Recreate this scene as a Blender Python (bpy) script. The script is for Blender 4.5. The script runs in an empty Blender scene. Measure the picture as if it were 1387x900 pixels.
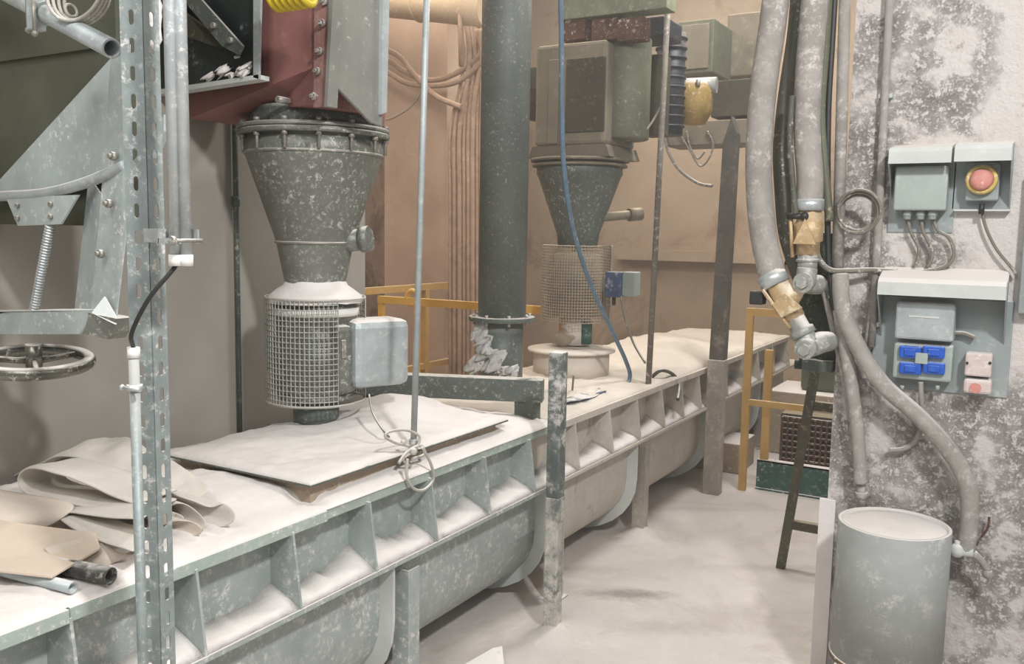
import bpy, bmesh, math, random
from mathutils import Vector, Matrix, noise
random.seed(7)
PI = math.pi
R_ = math.radians
SC = bpy.context.scene
COL = SC.collection

# ------------------------------------------------------------------ camera
CH = 1.7
FPX = 1200.0
pitch = math.atan(134/1200); roll = R_(1.0); yaw = R_(30.5)
F = Vector((-math.sin(yaw)*math.cos(pitch), math.cos(yaw)*math.cos(pitch), -math.sin(pitch)))
R0 = Vector((math.cos(yaw), math.sin(yaw), 0)); U0 = R0.cross(F)
RR = R0*math.cos(roll)+U0*math.sin(roll); UU = U0*math.cos(roll)-R0*math.sin(roll)
CP = Vector((0, 0, CH))
cd = bpy.data.cameras.new('camera'); cam = bpy.data.objects.new('camera', cd); COL.objects.link(cam)
cd.sensor_width = 36; cd.lens = 36*FPX/1387; cd.clip_start = .05; cd.clip_end = 100
cam.matrix_world = Matrix(((RR.x, UU.x, -F.x, CP.x), (RR.y, UU.y, -F.y, CP.y), (RR.z, UU.z, -F.z, CP.z), (0, 0, 0, 1)))
SC.camera = cam

def at(px, py, X=None, Y=None, Z=None):
    r = F+RR*((px-693.5)/FPX)-UU*((py-450)/FPX)
    if X is not None: t = (X-CP.x)/r.x
    elif Y is not None: t = (Y-CP.y)/r.y
    else: t = (Z-CP.z)/r.z
    return CP+r*t

# ------------------------------------------------------------------ world and lights
SC.view_settings.view_transform = 'Standard'; SC.view_settings.look = 'None'
SC.view_settings.gamma = 1.0; SC.view_settings.use_curve_mapping = False
SC.view_settings.exposure = 0.0
w = bpy.data.worlds.new('world'); SC.world = w; w.use_nodes = True
w.node_tree.nodes['Background'].inputs[0].default_value = (.83, .83, .84, 1)
w.node_tree.nodes['Background'].inputs[1].default_value = .55

def area(name, loc, target, size, power, col=(1, 1, 1), sy=None):
    l = bpy.data.lights.new(name, 'AREA'); l.energy = power; l.color = col; l.size = size
    if sy: l.shape = 'RECTANGLE'; l.size_y = sy
    o = bpy.data.objects.new(name, l); COL.objects.link(o); o.location = loc
    o.rotation_euler = (Vector(target)-Vector(loc)).to_track_quat('-Z', 'Y').to_euler()
    return o
area('hall_light_near', (1.15, .5, 3.9), (-1.6, 2.4, .5), .28, 150, (1, .995, .985))
area('hall_light_entrance', (-.9, -.9, 4.0), (-2.0, 2.0, .8), 1.4, 62, (1, .99, .98))
area('hall_light_middle', (-.95, 4.9, 4.5), (-1.2, 4.9, 0), .7, 95, (1, .98, .94))
area('hall_light_far', (-2.2, 7.2, 4.5), (-2.6, 7.2, 0), 1.8, 92, (1, .93, .83))
area('hall_light_recess', (-4.0, 4.6, 4.3), (-4.6, 6.5, .8), 1.6, 90, (1, .92, .82))

# ------------------------------------------------------------------ materials
def srgb(r, g, b):
    f = lambda c: c/12.92 if c <= .04045 else ((c+.055)/1.055)**2.4
    return (f(r/255), f(g/255), f(b/255), 1)
DUST = srgb(228, 222, 217)
def mat(name, col, rough=.6, metal=0.0, dust=0.0, spots=0.0, var=.12, scale=6.0, bump=.15, bscale=40, col2=None, dcol=None, sscale=22.0, sdist=.02, top=0.55, thr=.5, c2thr=.5, c2scale=3.0, bdist=.01):
    """dust = how much dust lies on faces that look up; spots = splashes everywhere."""
    m = bpy.data.materials.new(name); m.use_nodes = True; nt = m.node_tree; N = nt.nodes; L = nt.links
    b = N['Principled BSDF']; b.inputs['Metallic'].default_value = metal; b.inputs['Roughness'].default_value = rough
    geo = N.new('ShaderNodeNewGeometry')
    def nz(sc, det=4, rough_=.6, dist=0.):
        n = N.new('ShaderNodeTexNoise'); n.inputs['Scale'].default_value = sc; n.inputs['Detail'].default_value = det
        n.inputs['Roughness'].default_value = rough_; n.inputs['Distortion'].default_value = dist
        L.new(geo.outputs['Position'], n.inputs['Vector']); return n.outputs['Fac']
    def mr(v, a, b_, c=0., d=1.):
        n = N.new('ShaderNodeMapRange'); n.inputs[1].default_value = a; n.inputs[2].default_value = b_; n.inputs[3].default_value = c; n.inputs[4].default_value = d
        L.new(v, n.inputs[0]); return n.outputs[0]
    def mx(f, a, b_):
        n = N.new('ShaderNodeMix'); n.data_type = 'RGBA'
        L.new(f, n.inputs[0])
        for i, s in ((6, a), (7, b_)):
            if isinstance(s, (tuple, list)): n.inputs[i].default_value = s
            else: L.new(s, n.inputs[i])
        return n.outputs[2]
    def mth(op, a, b_):
        n = N.new('ShaderNodeMath'); n.operation = op; n.use_clamp = True
        for i, s in ((0, a), (1, b_)):
            if isinstance(s, (int, float)): n.inputs[i].default_value = s
            else: L.new(s, n.inputs[i])
        return n.outputs[0]
    dk = tuple(c*(1-var*1.6) for c in col[:3])+(1,); lt = tuple(min(1, c*(1+var)) for c in col[:3])+(1,)
    c = mx(mr(nz(scale, 6), .3, .7), dk, lt)
    if col2:
        c = mx(mr(nz(c2scale, 8, .7, .6), c2thr-.04, c2thr+.06), c, col2)
    dc = dcol or DUST
    fac = None
    if spots > 0:
        s1 = mr(nz(sscale*1.7, 9, .82), thr+.085-spots*.10, thr+.085-spots*.10+max(.055, sdist))
        s2 = mr(nz(5.1, 4), .36, .62, .12, .85)
        fac = mth('MULTIPLY', s1, s2)
    if dust > 0:
        sx = N.new('ShaderNodeSeparateXYZ'); L.new(geo.outputs['Normal'], sx.inputs[0])
        up = mr(sx.outputs['Z'], top, top+.3)
        up = mth('MULTIPLY', up, mr(nz(9, 5), .5-.3*dust-.05, .5-.3*dust+.08))
        fac = up if fac is None else mth('MAXIMUM', fac, up)
    if fac is not None:
        c = mx(fac, c, dc)
        L.new(mr(fac, 0, 1, rough, .95), b.inputs['Roughness'])
        if metal: L.new(mr(fac, 0, 1, metal, 0), b.inputs['Metallic'])
    L.new(c, b.inputs['Base Color'])
    if bump > 0:
        bp = N.new('ShaderNodeBump'); bp.inputs['Strength'].default_value = bump; bp.inputs['Distance'].default_value = bdist
        L.new(nz(bscale, 7, .65), bp.inputs['Height']); L.new(bp.outputs[0], b.inputs['Normal'])
    return m

M = {}
M['floor'] = mat('floor_dust', srgb(208, 200, 194), .95, 0, 0, .5, .07, 2.2, .35, 30, col2=srgb(194, 185, 178), c2thr=.56, c2scale=1.6, sscale=5, sdist=.2, bdist=.02)
M['wallL'] = mat('wall_left_plaster', srgb(158, 152, 143), .9, 0, 0, .3, .10, 1.3, .12, 25, sscale=2.2, sdist=.4, dcol=srgb(176, 168, 160))
M['wallB'] = mat('wall_back_plaster', srgb(178, 158, 136), .92, 0, 0, .3, .12, 1.5, .3, 18, col2=srgb(150, 128, 106), c2thr=.57, c2scale=1.3, sscale=4, sdist=.25, dcol=srgb(196, 176, 152))
M['wallD'] = mat('recess_plaster', srgb(160, 136, 116), .92, 0, 0, .2, .14, 2.5, .4, 14, col2=srgb(118, 96, 80), c2thr=.55, c2scale=2.2, sscale=9, sdist=.1, dcol=srgb(205, 180, 155))
M['pier'] = mat('pier_plaster', srgb(180, 156, 136), .9, 0, 0, .2, .10, 2.5, .3, 20, sscale=8, sdist=.15, dcol=srgb(215, 190, 165))
M['green'] = mat('grey_green_paint', srgb(160, 168, 165), .55, .1, .75, .72, .10, 7, .2, 50, sscale=17, sdist=.09)
M['greenfar'] = mat('powder_coated_paint', srgb(192, 184, 172), .85, 0, .9, .7, .08, 5, .2, 40, sscale=9, sdist=.2, col2=srgb(150, 152, 144), c2thr=.6, c2scale=5, dcol=srgb(218, 208, 196))
M['edge'] = mat('lip_paint', srgb(166, 178, 170), .55, .1, .9, .55, .08, 7, .15, 50, sscale=26, sdist=.06)
M['dark'] = mat('dark_green_paint', srgb(92, 99, 93), .5, .1, .5, .35, .15, 5, .2, 40, sscale=26, sdist=.05, dcol=srgb(200, 196, 188))
M['post'] = mat('post_paint', srgb(98, 106, 102), .55, .1, .9, .95, .15, 5, .2, 40, sscale=9, sdist=.10)
M['postw'] = mat('post_powder_coat', srgb(108, 114, 108), .6, .0, .9, 1.9, .12, 5, .2, 40, sscale=7, sdist=.12, dcol=srgb(222, 214, 206))
M['dpost'] = mat('dusty_post', srgb(160, 152, 142), .8, 0, .9, .9, .12, 5, .2, 40, sscale=8, sdist=.15, dcol=srgb(214, 203, 192))
M['cone'] = mat('hopper_steel', srgb(116, 118, 111), .42, .25, .55, .48, .16, 4, .25, 30, sscale=30, sdist=.05, dcol=srgb(205, 203, 196))
M['duct'] = mat('duct_grey', srgb(140, 140, 134), .45, .3, .4, .2, .10, 4, .15, 30, sscale=14, dcol=srgb(190, 188, 182))
M['pipe'] = mat('riser_pipe_green', srgb(98, 104, 99), .5, .1, .6, .22, .14, 4, .2, 30, sscale=34, sdist=.04, dcol=srgb(200, 196, 188))
M['galv'] = mat('galvanised', srgb(188, 194, 194), .38, .55, .6, .5, .12, 9, .1, 70, sscale=30, sdist=.08)
M['galvp'] = mat('galvanised_dusty', srgb(172, 180, 180), .5, .3, .7, .5, .12, 9, .15, 60, sscale=20, sdist=.12)
M['slot'] = mat('slotted_steel', srgb(142, 151, 149), .5, .3, .6, .55, .12, 12, .15, 60, sscale=26, sdist=.1)
M['frame'] = mat('valve_frame_paint', srgb(172, 182, 180), .5, .2, .7, .4, .10, 8, .1, 60, sscale=24, sdist=.06)
M['chrome'] = mat('worn_steel', srgb(120, 120, 112), .25, .8, .6, .3, .2, 12, .2, 60, sscale=18)
M['dust'] = mat('white_powder', srgb(228, 222, 218), .97, 0, 0, .25, .05, 5, .5, 60, sscale=6, sdist=.2, dcol=srgb(236, 232, 228), bdist=.006)
M['dustfar'] = mat('warm_powder', srgb(218, 208, 196), .97, 0, 0, .2, .06, 4, .4, 40, sscale=6, sdist=.2, bdist=.01)
M['red'] = mat('red_oxide_paint', srgb(146, 100, 94), .5, .15, .35, .25, .15, 5, .15, 40, sscale=12, sdist=.2, dcol=srgb(176, 150, 142))
M['redf'] = mat('red_flange_dusty', srgb(150, 112, 104), .6, .1, .6, .7, .15, 8, .25, 50, sscale=14, sdist=.2, dcol=srgb(190, 172, 162))
M['black'] = mat('black_green_paint', srgb(36, 46, 44), .4, .2, .25, .12, .3, 5, .2, 30, sscale=12, dcol=srgb(150, 155, 150))
M['olive'] = mat('olive_bin_paint', srgb(84, 86, 72), .7, .1, .1, 0, .2, 3, .1, 30)
M['yellow'] = mat('yellow_paint', srgb(222, 176, 84), .5, 0, .3, .25, .08, 6, .1, 40, sscale=14, sdist=.1, dcol=srgb(226, 196, 140))
M['yellowd'] = mat('yellow_paint_dusty', srgb(196, 158, 96), .7, 0, .8, .6, .1, 6, .1, 40, sscale=10, sdist=.2, dcol=srgb(206, 182, 142))
M['yhose'] = mat('yellow_hose', srgb(205, 180, 40), .5)
M['ochre'] = mat('ochre_casting', srgb(150, 124, 66), .6, .1, .5, .3, .2, 12, .2, 40)
M['brass'] = mat('dusty_brass', srgb(196, 168, 126), .5, .3, .8, .6, .15, 20, .25, 60, sscale=30, dcol=srgb(226, 212, 188))
M['silver'] = mat('silver_fitting', srgb(160, 162, 156), .45, .3, .7, .4, .1, 20, .2, 60, sscale=30)
M['hose'] = mat('dusty_hose', srgb(152, 147, 141), .8, 0, .8, .75, .14, 9, .3, 40, sscale=14, sdist=.15)
M['hosed'] = mat('dark_hose', srgb(84, 84, 74), .6, 0, .4, .2, .15, 9, .2, 40)
M['bluehose'] = mat('blue_hose', srgb(88, 112, 130), .5, 0, .5, .35, .1, 9, .1, 40, sscale=20, dcol=srgb(170, 172, 172))
M['blue'] = mat('blue_plastic', srgb(36, 88, 186), .4, 0, .3, .15, .08, 20, .05, 40, sscale=40, dcol=srgb(150, 170, 205))
M['bluedk'] = mat('blue_cloth', srgb(58, 74, 104), .7, 0, .15, .35, .15, 20, .3, 40, sscale=16)
M['navy'] = mat('navy_motor', srgb(42, 46, 54), .5, .1, .5, .15, .2, 8, .2, 40, dcol=srgb(150, 145, 135))
M['boxg'] = mat('enclosure_grey', srgb(158, 168, 162), .6, 0, .5, .25, .06, 8, .05, 40, sscale=10, sdist=.2)
M['plate'] = mat('backplate_grey_green', srgb(146, 154, 153), .55, .1, .4, .3, .08, 5, .08, 40, sscale=9, sdist=.25)
M['hood'] = mat('hood_dusty', srgb(196, 200, 196), .7, 0, 1.0, .4, .06, 8, .1, 40, sscale=9, sdist=.2)
M['pinkbox'] = mat('pinkish_socket', srgb(206, 190, 184), .7, 0, .5, .4, .08, 20, .15, 40)
M['rose'] = mat('rose_button', srgb(208, 140, 128), .55, 0, .1, .1)
M['yring'] = mat('yellow_ring', srgb(196, 170, 96), .6, 0, .5, .5, .1, 30, .1, 40)
M['rubber'] = mat('black_cable', srgb(44, 44, 42), .5)
M['cablew'] = mat('pale_cable', srgb(176, 172, 162), .7, 0, .5, .3)
M['cabled'] = mat('dusty_grey_cable', srgb(120, 114, 104), .7, 0, .7, .4)
M['cablebr'] = mat('brown_dusty_cable', srgb(160, 134, 114), .85, 0, .8, .3, .15, 9, .2, 40, dcol=srgb(205, 178, 152))
M['cap'] = mat('white_cap', srgb(232, 230, 224), .6, 0, 0, .0, .03)
M['felt'] = mat('felt_cloth', srgb(206, 200, 190), .95, 0, 0, .0, .08, 5, .5, 90, sscale=7, sdist=.3, bdist=.004)
M['felt2'] = mat('tan_cloth', srgb(208, 196, 182), .95, 0, 0, .0, .08, 5, .4, 90, sscale=7, sdist=.3, bdist=.004)
M['card'] = mat('cardboard', srgb(208, 192, 174), .9, 0, 0, .0, .06, 5, .2, 60, sscale=5, sdist=.3)
M['steelp'] = mat('dark_steel_tube', srgb(88, 88, 84), .45, .4, .35, .45, .2, 20, .2, 60, sscale=30)
M['tan'] = mat('tan_duct', srgb(186, 164, 136), .8, 0, .6, .3, .1, 3, .15, 20)
M['haz'] = mat('dusty_machine', srgb(122, 114, 98), .8, 0, .9, .5, .15, 4, .2, 30, sscale=6, sdist=.3, dcol=srgb(196, 180, 156))
M['hazd'] = mat('dark_machine_panel', srgb(66, 62, 50), .7, 0, .5, .15, .15, 5, .2, 30, dcol=srgb(150, 138, 116))
M['hazg'] = mat('green_machine_barrel', srgb(100, 102, 84), .6, .1, .7, .2, .15, 4, .15, 30, dcol=srgb(180, 168, 144))
M['rust'] = mat('rusty_beam', srgb(92, 64, 50), .85, 0, .6, .3, .25, 9, .4, 40)
M['mossy'] = mat('dusty_green_beam', srgb(120, 124, 104), .8, 0, .7, .5, .2, 8, .3, 30, dcol=srgb(180, 172, 150))
M['teal'] = mat('teal_paint', srgb(56, 92, 84), .6, 0, .6, .35, .15, 9, .2, 40, sscale=14)
M['conc'] = mat('concrete_block', srgb(172, 154, 134), .95, 0, .9, .3, .12, 4, .4, 30)
M['guard'] = mat('guard_wire', srgb(176, 176, 168), .6, .2, .6, .5, .1, 14, .1, 60, sscale=18, sdist=.2)
M['guardf'] = mat('guard_wire_tan', srgb(166, 152, 132), .7, .1, .7, .5, .1, 14, .1, 60, dcol=srgb(200, 184, 162))
M['drum'] = mat('drum_paint', srgb(156, 159, 156), .65, .05, 1.0, .62, .08, 4, .12, 40, sscale=8, sdist=.16)
M['wrap'] = mat('crumpled_film', srgb(190, 190, 188), .35, 0, .6, .5, .25, 20, .4, 50)
M['wood'] = mat('brown_wood', srgb(120, 98, 72), .9, 0, .6, .4)
M['cpost'] = mat('dusty_dark_post', srgb(92, 88, 80), .8, 0, .9, .7, .2, 5, .3, 40, sscale=5, sdist=.2, dcol=srgb(176, 166, 154))
M['valveg'] = mat('dark_manifold', srgb(56, 64, 54), .7, .1, .5, .3, .2, 12, .5, 40, dcol=srgb(150, 150, 138))
M['ladder'] = mat('ladder_green', srgb(92, 88, 72), .7, .1, .6, .4, .15, 9, .2, 40, dcol=srgb(170, 160, 140))
M['white'] = mat('label_white', srgb(205, 205, 200), .7)
M['bolt'] = mat('bolt_dusty', srgb(150, 146, 138), .5, .5, .7, .4, .1, 40, .1, 60)

# rough pillar wall: patches where the render has come off
def wall_right_mat():
    m = bpy.data.materials.new('spalled_limewash'); m.use_nodes = True; nt = m.node_tree; N = nt.nodes; L = nt.links
    b = N['Principled BSDF']; b.inputs['Roughness'].default_value = .93
    geo = N.new('ShaderNodeNewGeometry')
    def nz(sc, det=6, ro=.65, di=0.):
        n = N.new('ShaderNodeTexNoise'); n.inputs['Scale'].default_value = sc; n.inputs['Detail'].default_value = det
        n.inputs['Roughness'].default_value = ro; n.inputs['Distortion'].default_value = di
        L.new(geo.outputs['Position'], n.inputs['Vector']); return n.outputs['Fac']
    def mr(v, a, b_, c=0., d=1.):
        n = N.new('ShaderNodeMapRange'); n.inputs[1].default_value = a; n.inputs[2].default_value = b_; n.inputs[3].default_value = c; n.inputs[4].default_value = d
        L.new(v, n.inputs[0]); return n.outputs[0]
    def mth(op, a, b_):
        n = N.new('ShaderNodeMath'); n.operation = op; n.use_clamp = True
        for i, s in ((0, a), (1, b_)):
            if isinstance(s, (int, float)): n.inputs[i].default_value = s
            else: L.new(s, n.inputs[i])
        return n.outputs[0]
    def mx(f, a, b_):
        n = N.new('ShaderNodeMix'); n.data_type = 'RGBA'; L.new(f, n.inputs[0])
        for i, s in ((6, a), (7, b_)):
            if isinstance(s, (tuple, list)): n.inputs[i].default_value = s
            else: L.new(s, n.inputs[i])
        return n.outputs[2]
    sep = N.new('ShaderNodeSeparateXYZ'); L.new(geo.outputs['Position'], sep.inputs[0])
    # where the surface is spalled: everywhere low down, and the left band higher up
    low = mr(sep.outputs['Z'], 1.35, 1.05)
    band = mth('MULTIPLY', mr(sep.outputs['X'], -.14, -.30), mr(sep.outputs['Z'], 2.75, 2.4))
    region = mth('MAXIMUM', low, band)
    region = mth('MULTIPLY', region, mr(nz(2.6, 4), .36, .52))
    pits = mth('MULTIPLY', mr(nz(30, 9, .85), .53, .44), mr(nz(7, 5, .6), .40, .56))
    spall = mth('MULTIPLY', mth('MULTIPLY', region, pits), .62)
    base = mx(mr(nz(1.7, 5), .3, .7), srgb(198, 190, 186), srgb(212, 207, 203))
    under = mx(mr(nz(5, 6), .42, .6), srgb(152, 139, 134), srgb(176, 165, 160))
    c = mx(spall, base, under)
    st = mth('MULTIPLY', mr(nz(17, 9, .8), .56, .62), mr(nz(2.5, 3), .45, .58))
    c = mx(mth('MULTIPLY', st, .8), c, srgb(148, 130, 127))
    L.new(c, b.inputs['Base Color'])
    h = mth('SUBTRACT', mth('ADD', mth('MULTIPLY', nz(46, 7), .35), .5), mth('MULTIPLY', spall, .4))
    bp = N.new('ShaderNodeBump'); bp.inputs['Strength'].default_value = .9; bp.inputs['Distance'].default_value = .03
    L.new(h, bp.inputs['Height']); L.new(bp.outputs[0], b.inputs['Normal'])
    return m
M['wallR'] = wall_right_mat()

# ------------------------------------------------------------------ mesh helpers
def V(*a): return Vector(a)
class MB:
    def __init__(s): s.bm = bmesh.new()
    def _xf(s, vs, mtx):
        if mtx is not None:
            for v in vs: v.co = mtx @ v.co
    def box(s, a, b, bev=0, mtx=None):
        a, b = Vector(a), Vector(b); lo = V(*(min(a[i], b[i]) for i in range(3))); hi = V(*(max(a[i], b[i]) for i in range(3)))
        r = bmesh.ops.create_cube(s.bm, size=1)['verts']
        for v in r: v.co = V(*((lo[i]+hi[i])/2+v.co[i]*(hi[i]-lo[i]) for i in range(3)))
        if bev:
            es = list({e for v in r for e in v.link_edges})
            q = bmesh.ops.bevel(s.bm, geom=es, offset=bev, segments=2, affect='EDGES', profile=.5)
            r = list({v for f in q['faces'] for v in f.verts} | {v for v in r if v.is_valid})
        s._xf(r, mtx); return s
    def prism(s, pts, d):
        """closed polygon (3-D points) pushed along vector d"""
        pts = [Vector(p) for p in pts]; d = Vector(d)
        A = [s.bm.verts.new(p) for p in pts]; B = [s.bm.verts.new(p+d) for p in pts]
        n = len(pts)
        fs = [s.bm.faces.new(A), s.bm.faces.new(B[::-1])]
        for i in range(n): fs.append(s.bm.faces.new((A[i], B[i], B[(i+1) % n], A[(i+1) % n])))
        bmesh.ops.recalc_face_normals(s.bm, faces=fs); return s
    def poly(s, *pts):
        s.bm.faces.new([s.bm.verts.new(Vector(p)) for p in pts]); return s
    def tube(s, pts, r, seg=12, smooth=0, cap=True, inner=None):
        pts = [Vector(p) for p in pts]
        rs = r if isinstance(r, (list, tuple)) else [r]*len(pts)
        if smooth:
            P, Q = [], []
            n = len(pts)
            for i in range(n-1):
                p0, p1, p2, p3 = pts[max(0, i-1)], pts[i], pts[i+1], pts[min(n-1, i+2)]
                for k in range(smooth):
                    t = k/smooth; t2, t3 = t*t, t*t*t
                    P.append(.5*((2*p1)+(p2-p0)*t+(2*p0-5*p1+4*p2-p3)*t2+(3*p1-p0-3*p2+p3)*t3)); Q.append(rs[i]*(1-t)+rs[i+1]*t)
            P.append(pts[-1]); Q.append(rs[-1]); pts, rs = P, Q
        rings = []; up = None; n = len(pts)
        for i, p in enumerate(pts):
            t = (pts[min(n-1, i+1)]-pts[max(0, i-1)]).normalized()
            if up is None:
                a = V(0, 0, 1) if abs(t.z) < .9 else V(1, 0, 0); up = (a-t*a.dot(t)).normalized()
            else:
                up = (up-t*up.dot(t)).normalized()
            sd = t.cross(up)
            rings.append([s.bm.verts.new(p+(up*math.cos(2*PI*k/seg)+sd*math.sin(2*PI*k/seg))*rs[i]) for k in range(seg)])
        def skin(rg, flip=False):
            for a, b in zip(rg, rg[1:]):
                for k in range(seg):
                    f = (a[k], a[(k+1) % seg], b[(k+1) % seg], b[k]); f = s.bm.faces.new(f[::-1] if flip else f); f.smooth = True
        skin(rings)
        if inner:
            rg2 = []
            for i, rg in enumerate(rings):
                rg2.append([s.bm.verts.new(pts[i]+(v.co-pts[i])*inner) for v in rg])
            skin(rg2, True)
            for a, b, fl in ((rings[0], rg2[0], 0), (rings[-1], rg2[-1], 1)):
                for k in range(seg):
                    f = (a[k], b[k], b[(k+1) % seg], a[(k+1) % seg]); s.bm.faces.new(f[::-1] if fl else f)
        elif cap:
            s.bm.faces.new(rings[0][::-1]); s.bm.faces.new(rings[-1])
        return s
    def lathe(s, c, prof, seg=40, mtx=None, a0=0, a1=2*PI):
        """prof = [(r, z)...] round vertical axis at c"""
        c = Vector(c); full = abs(a1-a0-2*PI) < 1e-6; ns = seg if full else seg+1
        cols = []; new = []
        for k in range(ns):
            a = a0+(a1-a0)*k/seg
            col = [s.bm.verts.new((r*math.cos(a), r*math.sin(a), z)) for r, z in prof]; cols.append(col); new += col
        for k in range(seg):
            A, B = cols[k], cols[(k+1) % ns]
            for i in range(len(prof)-1):
                f = s.bm.faces.new((A[i], B[i], B[i+1], A[i+1])); f.smooth = True
        if mtx is not None:
            for v in new: v.co = mtx @ v.co
        for v in new: v.co += c
        return s
    def ico(s, c, r, sub=2, sc=(1, 1, 1)):
        q = bmesh.ops.create_icosphere(s.bm, subdivisions=sub, radius=r)['verts']
        for v in q: v.co = Vector(c)+V(v.co.x*sc[0], v.co.y*sc[1], v.co.z*sc[2])
        for f in s.bm.faces:
            if f.verts[0] in q: f.smooth = True
        return s
    def torus(s, c, R, r, axis=(0, 0, 1), seg=40, ms=12, a0=0, a1=2*PI):
        q = Vector(axis).to_track_quat('Z', 'Y'); full = abs(a1-a0-2*PI) < 1e-6
        n = seg if full else seg+1; rings = []
        for k in range(n):
            a = a0+(a1-a0)*k/seg; d = V(math.cos(a), math.sin(a), 0)
            rings.append([s.bm.verts.new(Vector(c)+q @ (d*(R+r*math.cos(2*PI*j/ms))+V(0, 0, r*math.sin(2*PI*j/ms)))) for j in range(ms)])
        for k in range(seg):
            A, B = rings[k], rings[(k+1) % n]
            for j in range(ms):
                f = s.bm.faces.new((A[j], B[j], B[(j+1) % ms], A[(j+1) % ms])); f.smooth = True
        return s
    def build(s, name, m, parent=None, mods=None, **kw):
        bmesh.ops.recalc_face_normals(s.bm, faces=s.bm.faces)
        for f in s.bm.faces:
            pass
        vs = s.bm.verts
        me = bpy.data.meshes.new(name)
        if parent is None:
            xs = [v.co.x for v in vs]; ys = [v.co.y for v in vs]; zs = [v.co.z for v in vs]
            org = V((min(xs)+max(xs))/2, (min(ys)+max(ys))/2, min(zs))
        else:
            org = parent['_w']
            org = Vector(org)
        for v in vs: v.co -= org
        s.bm.to_mesh(me); s.bm.free()
        me.materials.append(m)
        o = bpy.data.objects.new(name, me); COL.objects.link(o)
        if parent is None: o.location = org
        else: o.parent = parent
        o['_w'] = tuple(org)
        if mods: mods(o)
        for k, v in kw.items(): o[k] = v
        return o

def smooth_by_angle(o, deg=35):
    for p in o.data.polygons: p.use_smooth = True
    try:
        o.data.set_sharp_from_angle(angle=R_(deg))
    except Exception: pass

def thing(name, loc, label, cat, group=None):
    o = bpy.data.objects.new(name, None); COL.objects.link(o); o.location = loc; o['_w'] = tuple(loc)
    o.empty_display_size = .05
    o['label'] = label; o['category'] = cat
    if group: o['group'] = group
    return o
def tag(o, label, cat, group=None, kind=None):
    o['label'] = label; o['category'] = cat
    if group: o['group'] = group
    if kind: o['kind'] = kind
    return o
def solid(t, off=0):
    def f(o):
        m = o.modifiers.new('s', 'SOLIDIFY'); m.thickness = t; m.offset = off
    return f
def bevel(t, seg=2):
    def f(o):
        m = o.modifiers.new('b', 'BEVEL'); m.width = t; m.segments = seg; m.limit_method = 'ANGLE'
    return f
def struct(mb, name, m):
    o = mb.build(name, m); o['kind'] = 'structure'; return o

def wire_guard(c, r, z0, z1, nz, na, a0, a1, t):
    """cylindrical mesh of square holes made of real bars"""
    mb = MB(); mb.lathe(c, [(r, z0+(z1-z0)*i/nz) for i in range(nz+1)], na, None, a0, a1)
    def f(o):
        m = o.modifiers.new('w', 'WIREFRAME'); m.thickness = t; m.use_even_offset = False; m.use_boundary = True
    return mb, f

def perforated(mb, mtx, width, z0, z1, pitch_, sl, sw, th, phase=0, skip=0):
    """strip in local x (0..width) and z with vertical slots, thickness th along local y; appended to mb"""
    bm = mb.bm
    hw = sw/2; cx = width/2
    n = int((z1-z0)/pitch_)
    def face(pts):
        A = [bm.verts.new(mtx @ V(x, 0, z)) for x, z in pts]; B = [bm.verts.new(mtx @ V(x, th, z)) for x, z in pts]
        return A, B
    def quadstrip(outer, inner):
        m_ = len(outer)
        Ao, Bo = face(outer); Ai, Bi = face(inner)
        for i in range(m_):
            j = (i+1) % m_
            bm.faces.new((Ao[i], Ao[j], Ai[j], Ai[i])); bm.faces.new((Bo[j], Bo[i], Bi[i], Bi[j]))
            bm.faces.new((Ai[i], Ai[j], Bi[j], Bi[i]))
            if abs(outer[i][0]-outer[j][0]) < 1e-9 or True: bm.faces.new((Ao[j], Ao[i], Bo[i], Bo[j]))
    for k in range(n):
        zc = z0+pitch_*(k+.5); zl, zh = zc-pitch_/2, zc+pitch_/2
        inner = []; outer = []
        for q in range(5):
            a = PI*q/4; inner.append((cx+hw*math.cos(a), zc+(sl/2-hw)+hw*math.sin(a)))
        for q in range(5):
            a = PI+PI*q/4; inner.append((cx+hw*math.cos(a), zc-(sl/2-hw)+hw*math.sin(a)))
        outer = [(width, (zc+zh)/2), (width, zh), (cx, zh), (0, zh), (0, (zc+zh)/2), (0, (zc+zl)/2), (0, zl), (cx, zl), (width, zl), (width, (zc+zl)/2)]
        quadstrip(outer, inner)
    return mb

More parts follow.
